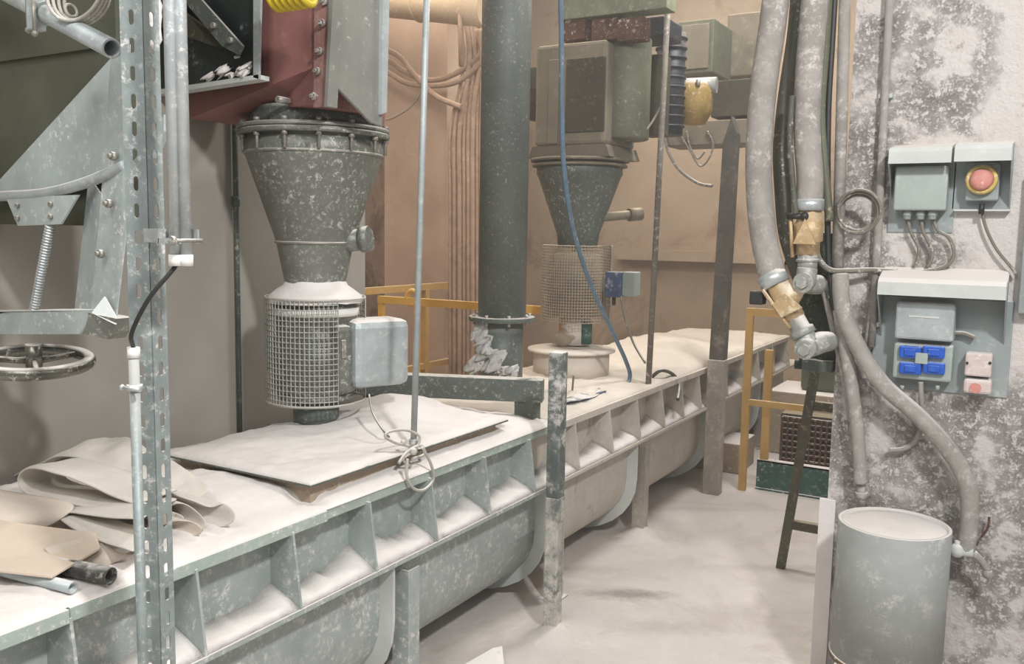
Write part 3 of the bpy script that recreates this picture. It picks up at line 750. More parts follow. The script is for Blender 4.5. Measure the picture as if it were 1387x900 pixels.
# handwheel
hwc = s(46, 490)
ax = (a0-a1).normalized()
hw = thing('handwheel', tuple(hwc), 'round dark polished handwheel under the slide valve spindle', 'handwheel')
tilt = V(.10, -.05, 1).normalized()
MB().torus(hwc, .142, .018, tilt, 56, 16).build('rim', M['chrome'], hw)
MB().tube([hwc-tilt*.015, hwc+tilt*.05], .022, 20).build('hub', M['chrome'], hw)
qd = tilt.to_track_quat('Z', 'Y')
for k in range(3):
    dr = qd @ V(math.cos(2*PI*k/3+.5), math.sin(2*PI*k/3+.5), 0); MB().tube([hwc+dr*.015, hwc+dr*.13], .009, 10).build('spoke', M['chrome'], hw)
# olive bin above
ob = thing('storage_bin', (-2.5, 1.9, 2.0), 'dark olive steel bin behind the slide valve at top left', 'bin')
z0 = 1.70; x1 = at(160, 150, Y=1.54).x
MB().prism([(-2.82, 1.54, z0), (x1, 1.54, z0), (x1, 1.64, z0), (-2.82, 1.64, z0)], (0, 0, 1.2)).build('shell', M['olive'], ob)
MB().prism([at(-60, 84, Y=1.53), at(163, 54, Y=1.53), at(163, 60, Y=1.53), at(-60, 92, Y=1.53)], (0, .012, 0)).build('stiffening_rib', M['olive'], ob)

# ================================================================== CLOTHS, SHEETS AND TUBES ON THE TROUGH
def sheet(prof, d, nlen=10, th=.006, wob=.004, sm=5, seed=0, name='x', m=None, taper=None):
    """smooth profile extruded along d, with ripples"""
    mb = MB(); prof = [Vector(p) for p in prof]; d = Vector(d); n = len(prof); P = []
    for i in range(n-1):
        p0, p1, p2, p3 = prof[max(0, i-1)], prof[i], prof[i+1], prof[min(n-1, i+2)]
        for k in range(sm):
            t = k/sm; P.append(.5*((2*p1)+(p2-p0)*t+(2*p0-5*p1+4*p2-p3)*t*t+(3*p1-p0-3*p2+p3)*t**3))
    P.append(prof[-1])
    rows = []
    for j in range(nlen+1):
        u = j/nlen; row = []
        for i, p in enumerate(P):
            dd = d if taper is None else d.lerp(Vector(taper), i/(len(P)-1))
            c = p+dd*u; c = c+V(0, 0, 1)*wob*noise.fractal(c*7+V(seed, 0, 0), 1, 2, 3)+V(1, 0, 0)*wob*.6*noise.noise(c*11+V(seed, 3, 0))
            row.append(mb.bm.verts.new(c))
        rows.append(row)
    for A, B in zip(rows, rows[1:]):
        for i in range(len(P)-1): mb.bm.faces.new((A[i], A[i+1], B[i+1], B[i])).smooth = True
    def f(o):
        q = o.modifiers.new('s', 'SOLIDIFY'); q.thickness = th; q.offset = 0
        q = o.modifiers.new('u', 'SUBSURF'); q.levels = 1; q.render_levels = 1
    return mb.build(name, m, None, f)
cz = .855
# big limp cloth humped at the back
bx = lambda x, y, Y: at(x, y, Y=Y)
o = sheet([bx(95, 650, 1.85), bx(112, 618, 1.85), bx(138, 596, 1.85), bx(160, 589, 1.85), bx(185, 600, 1.83), bx(215, 618, 1.82), bx(248, 632, 1.80), bx(268, 650, 1.80), bx(286, 672, 1.78)],
          (-.06, -.26, -.055), 14, .006, .022, 5, 1, 'filter_cloth', M['felt'], taper=(-.02, -.05, -.02))
tag(o, 'large humped pale filter cloth, the highest of the pile on the trough', 'cloth')
# rolled folds opening to the right of the post
o = sheet([bx(222, 676, 1.66), bx(240, 672, 1.66), bx(262, 678, 1.66), bx(285, 688, 1.68), bx(305, 684, 1.70), bx(318, 694, 1.70), bx(316, 708, 1.70), bx(302, 714, 1.69), bx(284, 716, 1.68)],
          (-.34, .0, .01), 10, .005, .004, 6, 4, 'filter_cloth', M['felt'])
tag(o, 'pale cloth with a rounded rolled edge, rightmost of the cloth pile', 'cloth')
o = sheet([bx(268, 722, 1.62), bx(280, 712, 1.63), bx(272, 698, 1.63), bx(252, 684, 1.62), bx(234, 686, 1.61), bx(226, 702, 1.6), bx(232, 711, 1.6), bx(246, 708, 1.6), bx(249, 701, 1.6), bx(240, 697, 1.6), bx(236, 703, 1.6)],
          (-.32, .03, .0), 10, .004, .003, 6, 9, 'filter_cloth', M['felt'])
tag(o, 'pale cloth curled in a tight scroll just right of the slotted post', 'cloth')
o = sheet([bx(222, 712, 1.585), bx(240, 706, 1.59), bx(262, 708, 1.60), bx(274, 716, 1.60), bx(270, 725, 1.60), bx(250, 728, 1.59), bx(228, 728, 1.58)],
          (-.26, .02, .0), 8, .004, .003, 5, 12, 'filter_cloth', M['felt2'])
tag(o, 'small brownish cloth fold lying under the tight scroll', 'cloth')
# long folded roll to the left of the post
pR = [bx(182, 682, 1.50), bx(150, 672, 1.50), bx(110, 655, 1.50), bx(75, 642, 1.50), bx(40, 636, 1.50), bx(24, 645, 1.50), bx(26, 660, 1.5), bx(42, 672, 1.49), bx(80, 680, 1.48), bx(120, 688, 1.47), bx(182, 696, 1.47)]
o = sheet(pR, (-.02, .16, -.004), 8, .010, .005, 5, 21, 'filter_cloth', M['felt'])
tag(o, 'thick folded felt cloth with rounded left end, left of the slotted post', 'cloth')
o = sheet([bx(190, 705, 1.38), bx(160, 702, 1.40), bx(120, 698, 1.42), bx(90, 696, 1.43), bx(78, 700, 1.42), bx(95, 715, 1.38), bx(135, 733, 1.34), bx(180, 748, 1.32)],
          (-.05, .12, .002), 8, .006, .004, 5, 25, 'filter_cloth', M['felt'])
tag(o, 'flat pale cloth flap under the folded felt, in front of the slotted post', 'cloth')
o = sheet([bx(-60, 650, 1.46), bx(0, 664, 1.46), bx(60, 672, 1.46), bx(100, 684, 1.46), bx(90, 700, 1.42), bx(66, 714, 1.38)],
          (-.10, -.16, .005), 10, .006, .006, 5, 31, 'filter_cloth', M['felt2'])
tag(o, 'tan cloth sheet draped flat at the left edge of the pile', 'cloth')
# cardboard flap
cb = [at(-70, 690, Z=.92), at(20, 708, Z=.925), at(130, 722, Z=.92), at(136, 742, Z=.90), at(70, 781, Z=.885), at(-70, 765, Z=.89)]
o = MB().prism(cb, (0, 0, -.006)).build('cardboard_sheet', M['card'], None, bevel(.001))
tag(o, 'tan cardboard sheet lying over the dark tube, lower left', 'sheet')
o = sheet([at(128, 722, Z=.915), at(143, 735, Z=.90), at(160, 748, Z=.88), at(182, 752, Z=.865)], (-.03, -.12, -.02), 8, .005, .012, 5, 44, 'felt_scrap', M['felt2'])
tag(o, 'crumpled brown felt scrap between cardboard sheet and slotted post', 'scrap')
# tubes
t = MB().tube([at(60, 762, Z=.875), at(150, 781, Z=.87)], .021, 24, 0, True, .82)
tag(t.build('steel_tube', M['steelp']), 'short dark steel tube sticking out from under the cardboard sheet', 'tube')
t = MB().tube([at(-80, 752, Z=.87), at(99, 797, Z=.86)], .0145, 24, 0, True, .82)
tag(t.build('steel_tube', M['galvp']), 'thin pale steel tube half buried in powder at the left edge', 'tube')
t = MB().tube([at(110, 776, Z=.855), at(186, 745, Z=.86)], .003, 8)
tag(t.build('thin_rod', M['wood']), 'thin brown rod beside the dark steel tube', 'rod')

# ================================================================== HANGING RODS, HOSES
xr = -1.9
p0 = at(560, 606, X=xr); p1 = at(578, 0, X=xr); p1 = p0+(p1-p0)*1.5
hr = thing('hanging_rod', tuple(p0), 'tall thin galvanised pipe standing at the lid edge, the nearer one', 'pipe')
MB().tube([p0, p1], .0115, 16).build('tube', M['galvp'], hr)
MB().tube([p0+V(0, 0, -.02), p0+V(0, 0, .03)], .017, 6).build('nut', M['silver'], hr)
rc_ = thing('rope_loop', tuple(p0+V(0, 0, -.05)), 'pale rope knotted round the foot of the nearer thin pipe with hanging loop', 'rope')
xx = -1.83
mb = MB().tube([at(552, 622, X=-1.83), at(551, 645, X=xx), at(560, 662, X=xx), at(574, 664, X=xx), at(587, 650, X=xx), at(584, 630, X=xx), at(572, 606, X=xx)], .0055, 10, 8)
mb.build('hanging_loop', M['cablew'], rc_)
mb = MB()
xx = -1.875
mb.tube([at(555, 605, X=xx), at(535, 600, X=xx), at(522, 592, X=xx), at(528, 585, X=xx), at(550, 583, X=xx), at(568, 592, X=xx), at(562, 610, X=xx), at(546, 622, X=xx), at(556, 632, X=xx-.01)], .005, 8, 6)
mb.tube([at(540, 628, X=xx), at(552, 612, X=xx), at(570, 604, X=xx), at(574, 616, X=xx), at(558, 622, X=xx)], .006, 8, 6)
mb.ico(at(560, 612, X=xx+.01), .014, 2).ico(at(546, 600, X=xx), .010, 2)
mb.build('knot', M['cablew'], rc_)

p0 = at(878, 525, X=xr); p1 = at(905, 0, X=xr); p1 = p0+(p1-p0)*1.35
tag(MB().tube([V(*p0)-V(0, 0, .01), p1], .017, 14).build('hanging_rod', M['cabled']), 'thin dusty vertical rod in front of the far machine, reaching the trough edge', 'rod')

mb = MB(); xx = -2.0
pts = [at(757, -60, X=xx), at(760, 30, X=xx), at(761, 150, X=xx), at(764, 230, X=xx), at(776, 310, X=xx), at(800, 385, X=xx), at(825, 440, X=xx), at(848, 490, X=xx), at(853, 512, X=xx), at(843, 527, X=xx), at(815, 535, X=-1.98)]
tag(mb.tube(pts, .012, 12, 8).build('blue_hose', M['bluehose']), 'long blue air hose hanging down to the trough beyond the green riser pipe', 'hose')
mb = MB(); xx = -1.88
mb.tube([at(882, 512, X=-1.95), at(896, 502, X=xx), at(912, 508, X=xx), at(920, 522, X=xx+.04), at(918, 542, X=xx+.07)], .011, 10, 8)
tag(mb.build('dusty_cable', M['hosed']), 'dark curved cable looping over the trough edge right of the thin rod', 'cable')

# ================================================================== POSTS
def sq_post(x, y, z0, z1, w_, m, name, label, tilt=V(0, 0, 0), cat='post'):
    h = w_/2; b = [V(x-h, y-h, z0+.6), V(x+h, y-h, z0+.6), V(x+h, y+h, z0+.6), V(x-h, y+h, z0+.6)]
    mb = MB(); mb.prism(b, V(0, 0, z1-z0-.6)+tilt)
    t_ = thing(name, (x, y, z0), label, cat)
    mb.build('upper_shaft', m, t_, bevel(.004))
    mb = MB().prism([p-V(0, 0, .6) for p in b], V(0, 0, .6)); mb.build('powdered_shaft', M['postw'], t_, bevel(.004))
    MB().box((x-h-.03, y-h-.03, z0), (x+h+.03, y+h+.03, z0+.008)).build('foot_plate', m, t_)
    return t_
t = sq_post(-1.675, 3.225, 0, 1.215, .060, M['post'], 'square_post', 'short thick green square post with white powder on its lower half')
# post C: angle section to z 2.42
t = thing('steel_post', (-1.76, 5.62, 0), 'tall dusty steel post with slanted pointed top before the far wall', 'post')
MB().prism([V(-1.81, 5.6, 0), V(-1.70, 5.6, 0), V(-1.70, 5.68, 0), V(-1.81, 5.68, 0)], (0, 0, .9)).build('lower_shaft', M['dpost'], t, bevel(.004))
mb = MB(); a = V(-1.805, 5.61, .9); b = V(-1.705, 5.61, .9)
mb.prism([a, b, b+V(.02, 0, 1.45), b+V(-.02, 0, 1.56), a+V(.03, 0, 1.40)], (0, .08, 0)).build('upper_shaft', M['cpost'], t, bevel(.004))

# cross beam over the trough
bm_ = thing('cross_beam', (-2.35, 3.47, .84), 'green steel beam laid across the trough behind the hatch lid', 'beam')
e0 = at(568, 509, Z=1.03); e1 = at(735, 516, Z=1.03); dv = (e1-e0).normalized(); e0 = e0-dv*.33
pv = V(-dv.y, dv.x, 0)*.08
MB().prism([e0, e1, e1-V(0, 0, .105), e0-V(0, 0, .105)], pv).build('beam', M['dark'], bm_, bevel(.004))
for u_ in (.12, .92):
    p = e0.lerp(e1, u_)+pv*.5
    MB().box((p.x-.05, p.y-.035, .836), (p.x+.05, p.y+.035, p.z-.105)).build('packer', M['dark'], bm_)

# ================================================================== RISER PIPE
RX, RY = -2.42, 4.0
rp = thing('riser_pipe', (RX, RY, .84), 'thick dark green vertical pipe with dusty flange, middle of the view', 'pipe')
MB().tube([V(RX, RY, 1.262), V(RX, RY, 4.2)], .127, 40).build('tube', M['pipe'], rp)
MB().tube([V(RX, RY, .84), V(RX, RY, 1.238)], .115, 40).build('lower_tube', M['pipe'], rp)
fl = MB().tube([V(RX, RY, 1.238), V(RX, RY, 1.262)], .175, 40).build('flange', M['dark'], rp, bevel(.003))
for k in range(8):
    a = 2*PI*k/8; c = V(RX+.152*math.cos(a), RY+.152*math.sin(a), 1.22); MB().tube([c, c+V(0, 0, .055)], .009, 8).build('bolt', M['bolt'], fl)
mb = MB()
for (x, y, r) in [(662, 470, .06), (655, 445, .045), (672, 495, .06), (650, 490, .04), (690, 505, .045)]:
    mb.ico(at(x, y, Y=RY-.10), r, 4, (1, .6, 1.2))
for v in mb.bm.verts: v.co += V(1, .7, 1)*.055*noise.fractal(v.co*11, .8, 2, 4)
tag(mb.build('plastic_wrap', M['wrap']), 'crumpled torn grey film hanging round the foot of the riser pipe', 'wrapping')

# ================================================================== YELLOW RAILING IN THE RECESS
yr = thing('yellow_railing', (-3.4, 5.0, 0), 'bright yellow railing behind the riser pipe', 'railing')
MB().box((-4.06, 4.98, 1.185), (-2.55, 5.02, 1.235)).build('top_rail', M['yellow'], yr)
for x in (-4.04, -3.72, -2.57):
    MB().box((x-.02, 4.985, 0), (x+.02, 5.015, 1.19)).build('post', M['yellow'], yr)
MB().torus((-3.76, 5.0, 1.235), .05, .018, (0, 1, 0), 24, 8).build('ring', M['yellow'], yr)
yr2 = thing('yellow_railing', (-4.2, 6.0, 0), 'dust-dulled yellow railing running along before the cable bundle', 'railing')
MB().box((-4.22, 4.8, 1.235), (-4.18, 7.3, 1.285)).build('top_rail', M['yellowd'], yr2)
MB().box((-4.22, 4.8, .60), (-4.18, 7.3, .645)).build('middle_rail', M['yellowd'], yr2)
for y in (4.82, 5.75, 7.28):
    MB().box((-4.225, y-.025, 0), (-4.175, y+.025, 1.24)).build('post', M['yellowd'], yr2)

# ================================================================== CABLE BUNDLE ON THE RECESS WALL
cbl = thing('cable_ladder', tuple(at(630, 500, Y=6.1)), 'brown dusty cable ladder rungs behind the cable bundle', 'cable ladder')
for py in (228, 332, 398, 478):
    p, q2 = at(607, py, Y=6.12), at(662, py, Y=6.12)
    MB().box((p.x, 6.115, p.z-.018), (q2.x, 6.135, p.z+.018)).build('rung', M['cablebr'], cbl)
for i, x in enumerate((610, 616, 623, 629, 635, 641, 647, 652, 657)):
    top = [(600+i*8, -60), (612+i*7, 0), (628+i*4, 60), (625+i*4, 110)] if i % 2 == 0 else [(660-i*2, 40), (648+i, 80), (632+i*3, 110), (618+i*5, 135)]
    pts = [at(a_, b_, Y=6.05-.01*(i % 3)) for a_, b_ in top]+[at(x, y_, Y=6.05) for y_ in (180, 260, 350, 440, 520)]
    o = MB().tube(pts, .016+.004*(i % 3), 10, 6).build('cable', M['cablebr'])
    tag(o, 'brown dust-coated cable in the vertical bundle left of the riser pipe', 'cable', 'vertical brown cables')
for i, pts in enumerate([[(440, 60), (520, 80), (545, 95), (575, 108), (605, 105), (640, 85), (660, 60)], [(440, 70), (518, 95), (550, 112), (590, 116), (625, 108), (662, 75)], [(440, 40), (530, 70), (560, 100), (590, 130), (625, 145)]]):
    o = MB().tube([at(x, y, Y=6.03-.02*i) for x, y in pts], .022, 10, 6).build('cable', M['cablebr'])
    tag(o, ('thick brown cable swung across to the bundle, topmost of three', 'thick brown cable swung across to the bundle, lowest of three', 'brown cable slanting down to the right behind the thin pipe')[i], 'cable')
o = MB().tube([at(x, y, Y=6.195) for x, y in [(523, 162), (535, 158), (555, 145), (570, 125), (580, 95)]], .006, 8, 6).build('thin_wire', M['cablew'])
tag(o, 'thin pale wire curving up beside the grey duct', 'wire')
# tan ventilation duct high in the recess
a, b = at(470, 0, Y=5.6), at(662, 18, Y=5.6)
td = thing('ventilation_duct', tuple((a+b)/2), 'thick tan horizontal duct at the top behind the grey duct', 'duct')
MB().tube([a+V(0, 0, .05), b+V(0, 0, .05)], .15, 32).build('tube', M['tan'], td)
MB().torus(a.lerp(b, .55)+V(0, 0, .05), .152, .012, b-a, 32, 8).build('seam', M['tan'], td)
for x in (536, 601):
    p = at(x, 100, Y=6.0)
o = MB().tube([at(622, -60, Y=5.5), at(625, 90, Y=5.5)], .02, 10).build('vertical_tube', M['cablebr'])
tag(o, 'short brown vertical tube hanging in front of the tan duct', 'tube')
# brown cabinet behind the hopper (dark upper recess)
a, b = at(521, 60, Y=6.05), at(604, 160, Y=6.05)

# ================================================================== FAR MACHINE
BX, BY = -2.44, 4.92
fm = thing('far_hopper', (BX, BY, 1.6), 'dusty cone hopper under the far machine, above the far wire guard', 'hopper')
MB().lathe((BX, BY, 0), [(0, 2.14), (.26, 2.14), (.262, 2.06), (.25, 2.04), (.13, 1.70), (.12, 1.62), (0, 1.62)], 44).build('cone', M['dark'], fm)
MB().lathe((BX, BY, 0), [(.25, 2.135), (.30, 2.135), (.30, 2.15), (.25, 2.15), (.25, 2.135)], 44).build('flange', M['haz'], fm)
MB().lathe((BX, BY, 0), [(.25, 2.105), (.29, 2.105), (.29, 2.118), (.25, 2.118), (.25, 2.105)], 44).build('flange', M['haz'], fm)
p = V(BX+.10, BY-.02, 1.80); p2 = at(868, 290, X=-2.14)
MB().tube([p, p2], .028, 14).tube([p2-(p2-p)*.25, p2], .04, 14).build('side_nozzle', M['haz'], fm)
fg = thing('wire_guard', (BX, BY, 1.17), 'tan dusty wire mesh guard below the far hopper', 'guard')
mb, f = wire_guard((BX, BY, 0), .215, 1.17, 1.63, 26, 72, R_(-20-330), R_(-20), .0065)
mb.build('mesh', M['guardf'], fg, f)
fv = thing('rotary_valve', (BX, BY, 1.0), 'dusty round valve body inside the far wire guard', 'valve')
MB().lathe((BX, BY, 0), [(0, 1.2), (.17, 1.2), (.18, 1.22), (.18, 1.42), (.14, 1.46), (.14, 1.58), (0, 1.6)], 36).build('body', M['haz'], fv)
MB().tube([V(BX, BY, 1.02), V(BX, BY, 1.2)], .09, 24).build('outlet_pipe', M['dustfar'], fv)
MB().tube([V(BX+.08, BY-.02, 1.03), V(BX+.08, BY-.02, 1.17)], .04, 12).build('green_tube', M['teal'], fv)
mb = MB().ico(V(BX-.04, BY-.09, 1.06), .06, 3, (1.1, .6, .8))
for v in mb.bm.verts: v.co += V(1, 1, 1)*.03*noise.noise(v.co*14)
mb.build('wrapped_joint', M['guardf'], fv)
dr = thing('inlet_drum', (BX, BY-.05, .84), 'low wide round inlet drum with powdery lid behind the short green post', 'drum')
MB().lathe((BX, BY-.05, 0), [(0, .84), (.235, .84), (.235, .985), (0, .985)], 44).build('shell', M['dustfar'], dr)
MB().lathe((BX, BY-.05, 0), [(0, .986), (.27, .986), (.27, .998), (.2, 1.005), (0, 1.012)], 44).build('lid', M['dustfar'], dr)
# blue boxes at the guard
jb = thing('junction_box', tuple(at(831, 385, X=-2.2)), 'small dark blue box on the right of the far wire guard', 'box')
a, b = at(820, 402, Y=4.85), at(841, 369, Y=4.85)
MB().box((a.x, 4.83, a.z), (b.x, 4.93, b.z), .006).build('casing', M['bluedk'], jb)
MB().tube([V((a.x+b.x)/2, 4.87, a.z), V((a.x+b.x)/2, 4.87, a.z-.05)], .012, 8).build('cable_gland', M['rubber'], jb)
a, b = at(843, 401, Y=4.9), at(862, 369, Y=4.9)
jb2 = thing('junction_box', (a.x, 4.9, a.z), 'small pale grey box right beside the dark blue box', 'box')
MB().box((a.x, 4.88, a.z), (b.x, 4.97, b.z), .006).build('casing', M['boxg'], jb2)
o = MB().tube([at(841, 402, Y=4.87), at(846, 430, Y=4.85), at(858, 465, Y=4.8), at(874, 492, Y=4.75)], .007, 8, 6).build('thin_cable', M['cabled'])
tag(o, 'thin dusty cable hanging from the dark blue box to the trough', 'cable')
# machine housing
mh = thing('machine_housing', (-2.4, 5.0, 2.2), 'large dusty grey-green machine housing above the far hopper', 'machine')
MB().box((-2.64, 4.70, 2.22), (-2.18, 5.15, 2.80), .02).build('casing', M['haz'], mh)
MB().prism([V(-2.66, 4.72, 2.22), V(-2.18, 4.72, 2.22), V(-2.16, 4.74, 2.152), V(-2.70, 4.74, 2.152)], (0, .45, 0)).build('base', M['haz'], mh)
a, b = at(765, 180, Y=4.69), at(823, 75, Y=4.69)
MB().box((a.x, 4.688, a.z), (b.x-.01, 4.70, b.z), .004).build('dark_panel', M['hazd'], mh)
a, b = at(741, 195, Y=4.69), at(757, 80, Y=4.69)
MB().box((a.x, 4.688, a.z), (b.x, 4.70, b.z), .004).build('side_panel', M['haz'], mh)
MB().tube([V(-2.17, 4.95, 2.26), V(-2.17, 4.95, 2.84)], .15, 36).build('barrel', M['hazg'], mh, bevel(.01))
MB().box((-2.12, 5.12, 2.3), (-2.0, 5.25, 2.78), .01).build('back_panel', M['hazd'], mh)
# beams and motor above
ub = thing('overhead_beam', tuple(at(800, 20, Y=4.8)), 'mossy green dusty beam over the far machine', 'beam')
a, b = at(762, 24, Y=4.75), at(905, 24, Y=4.75)
MB().box((a.x, 4.72, a.z-.02), (b.x, 4.86, a.z+.10), .004).build('beam', M['mossy'], ub)
for x in (772, 815, 850):
    p = at(x, 50, Y=4.75); MB().box((p.x-.06, 4.74, p.z-.02), (p.x+.10, 4.84, p.z+.10)).build('rusty_bracket', M['rust'], ub)
mo = thing('motor', tuple(at(870, 60, Y=5.1)), 'dark navy motor behind the far machine housing', 'motor')
a, b = at(822, 55, Y=5.0), at(900, 30, Y=5.0)
MB().box((a.x, 5.0, a.z), (b.x, 5.3, b.z+.04), .01).build('terminal_box', M['navy'], mo)
a, b = at(884, 215, Y=5.35), at(915, 40, Y=5.35)
c = V((a.x+b.x)/2, 5.45, 0)
MB().tube([V(c.x, c.y, a.z+.15), V(c.x, c.y, b.z)], .09, 24).build('body', M['navy'], mo)
for k in range(10):
    z = a.z+.2+k*.06; MB().tube([V(c.x, c.y, z), V(c.x, c.y, z+.012)], .10, 24).build('cooling_fin', M['navy'], mo)
gr_ = thing('gearbox', tuple(at(940, 140, Y=5.6)), 'yellow-ochre dusty gearbox behind the thin rod', 'gearbox')
c = at(940, 138, Y=5.6)
MB().lathe(c, [(0, -.15), (.08, -.14), (.12, -.06), (.12, .06), (.10, .12), (0, .13)], 28).build('body', M['ochre'], gr_)
MB().tube([c+V(-.14, -.02, .10), c+V(.14, .02, .10)], .05, 20).build('shaft_cover', M['silver'], gr_)
for k in range(6):
    a_ = 2*PI*k/6; p = c+V(.115*math.cos(a_), .115*math.sin(a_), .08); MB().tube([p, p+V(0, 0, .04)], .014, 6).build('bolt', M['bolt'], gr_)
cbx = thing('control_cabinet', tuple(at(950, 90, Y=5.9)), 'dusty grey-green cabinet high above the yellow gearbox', 'cabinet')
a, b = at(916, 102, Y=5.8), at(968, 24, Y=5.8)
MB().box((a.x, 5.8, a.z), (b.x, 6.2, b.z), .01).build('casing', M['hazg'], cbx)
MB().box((a.x+.03, 5.79, a.z+.03), (b.x-.03, 5.80, b.z-.03), .004).build('door', M['haz'], cbx)
a, b = at(982, 105, Y=6.2), at(1030, 15, Y=6.2)
cb2 = thing('control_cabinet', tuple(a), 'dusty tan cabinet behind the hose, right of the grey-green one', 'cabinet')
MB().box((a.x, 6.2, a.z), (b.x, 6.5, b.z), .01).build('casing', M['haz'], cb2)
# shelf beam behind gearbox
a, b = at(905, 160, Y=6.0), at(1020, 195, Y=6.0)
sb = thing('support_beam', tuple(a), 'dusty tan horizontal beam below the yellow gearbox', 'beam')
MB().box((a.x, 5.95, b.z), (b.x, 6.25, b.z+.16), .006).build('beam', M['haz'], sb)
MB().box((b.x-.28, 5.94, b.z+.18), (b.x+.1, 6.1, b.z+.42), .006).build('block', M['hazd'], sb)
for i, pts in enumerate([[(898, 150), (900, 180), (905, 205), (920, 230), (945, 248), (965, 252)], [(920, 180), (935, 205), (948, 225), (960, 215), (966, 195), (958, 178)], [(930, 178), (935, 200), (945, 215), (955, 205)]]):
    o = MB().tube([at(x, y, Y=5.94) for x, y in pts], .011 if i == 0 else .007, 8, 6).build('dusty_cable', M['cabled'])
    tag(o, ('thick dark cable drooping left below the tan beam', 'loop of thin cable hanging under the yellow gearbox, the wider loop', 'loop of thin cable hanging under the yellow gearbox, the smaller loop')[i], 'cable')
o = MB().tube([at(x, y, Y=4.95) for x, y in [(848, 190), (865, 184), (880, 170), (895, 145)]], .007, 8, 6).build('thin_wire', M['cablew'])
tag(o, 'pale thin wire arching beside the far machine barrel', 'wire')
# lamp/dial left of machine
ld = thing('round_plate', tuple(at(723, 145, Y=5.0)), 'pale round plate seen edge-on between riser pipe and far machine', 'plate')
c = at(723, 143, Y=4.98); MB().tube([c, c+V(.03, -.02, 0)], .10, 28).tube([c, c+V(.12, -.06, 0)], .02, 12).build('disc', M['haz'], ld)
c2 = at(720, 107, Y=5.05); MB().box(c2+V(-.06, 0, -.06), c2+V(.03, .1, .07)).build('bracket', M['hazd'], ld)
# blue cloth on the trough
o = sheet([at(728, 536, Z=.86), at(750, 548, Z=.862), at(775, 545, Z=.87), at(800, 540, Z=.865), at(822, 532, Z=.86)], (-.10, .12, .0), 10, .008, .02, 5, 51, 'blue_rag', M['bluedk'])
tag(o, 'crumpled blue rag on the trough behind the short green post', 'rag')
o = MB().tube([at(775, 532, Z=.86), at(777, 508, Z=.98)], .006, 6).build('thin_rod', M['cabled'])
tag(o, 'small upright pin by the blue rag', 'pin')

# ================================================================== YELLOW GUARD FRAME, LADDER, FLOOR THINGS RIGHT
yf = thing('guard_rail', (-1.6, 5.83, 0), 'dusty yellow guard rail frame at the far end of the trough', 'railing')
MB().box((-1.63, 5.81, 0), (-1.585, 5.85, 1.235)).build('post', M['yellowd'], yf)
MB().box((-1.585, 5.815, 1.185), (-1.24, 5.845, 1.235)).build('top_rail', M['yellowd'], yf)
MB().box((-1.585, 5.815, .585), (-1.18, 5.845, .625)).build('middle_rail', M['yellowd'], yf)
MB().box((-1.53, 5.95, 0), (-1.48, 5.99, .95)).build('rear_post', M['yellowd'], yf)

la = thing('step_ladder', (-.9, 4.55, 0), 'dark leaning steel ladder frame beside the pillar edge', 'ladder')
f0 = V(-1.03, 4.53, 0); f1 = at(1108, 480, Y=4.55)
MB().prism([f0+V(-.022, -.015, 0), f0+V(.022, -.015, 0), f0+V(.022, .015, 0), f0+V(-.022, .015, 0)], f1-f0).build('rail', M['ladder'], la)
g0 = V(-.55, 4.62, 0); 
MB().prism([g0+V(-.022, -.015, 0), g0+V(.022, -.015, 0), g0+V(.022, .015, 0), g0+V(-.022, .015, 0)], V(-.05, .02, 1.12)).build('rail', M['ladder'], la)
for py in (712, 548):
    p = at(1075, py, Y=4.53); u = p.z/ f1.z
    px = f0.lerp(f1, u)
    MB().box((px.x, px.y-.01, px.z-.022), (g0.x-.05*u, px.y+.03, px.z+.022)).build('rung', M['ladder'], la)

tl = thing('teal_channel', (-1.3, 5.93, 0), 'dark teal steel channel lying on the floor behind the ladder', 'channel')
MB().box((-1.54, 5.92, .012), (-.4, 5.93, .20)).box((-1.54, 5.90, 0), (-.4, 6.05, .012)).box((-1.54, 5.92, .19), (-.4, 5.99, .20)).build('channel', M['teal'], tl)
# perforated dark mat/grille leaning behind
gl = thing('steel_grating', (-1.0, 6.5, 0), 'dark open steel grating panel behind the teal channel', 'grating')
mb = MB(); X0, X1 = -1.52, -.5
nx, nzz = 26, 9
for i in range(nx+1): x = X0+(X1-X0)*i/nx; mb.box((x-.006, 6.50, 0), (x+.006, 6.53, .40))
for j in range(nzz+1): z = .40*j/nzz; mb.box((X0, 6.505, z-.006), (X1, 6.52, z+.006))
mb.build('bars', M['rust'], gl)
MB().box((X0-.02, 6.54, 0), (X1+.02, 6.7, .42)).build('tray', M['hazd'], gl)
sl = MB().box((-1.76, 7.0, 0), (.4, 7.6, .50), .01)
tag(sl.build('concrete_plinth', M['conc']), 'low pale concrete plinth behind the steel grating', 'plinth')
sl = MB().box((-2.1, 6.2, 0), (-1.74, 6.6, .22), .01)
tag(sl.build('concrete_block', M['conc']), 'small tan concrete block under the trough by the tall post', 'block')
pl = thing('pump_unit', (-.85, 7.8, .5), 'dark olive pump casing on the concrete plinth behind the ladder', 'pump')
MB().box((-1.55, 7.15, .501), (-1.0, 7.5, .95), .03).build('casing', M['olive'], pl)
MB().box((-.92, 7.1, .501), (-.78, 7.4, 1.3), .01).build('column', M['hood'], pl)
MB().box((-.70, 7.1, .501), (-.2, 7.5, 1.1), .02).build('casing', M['hazd'], pl)

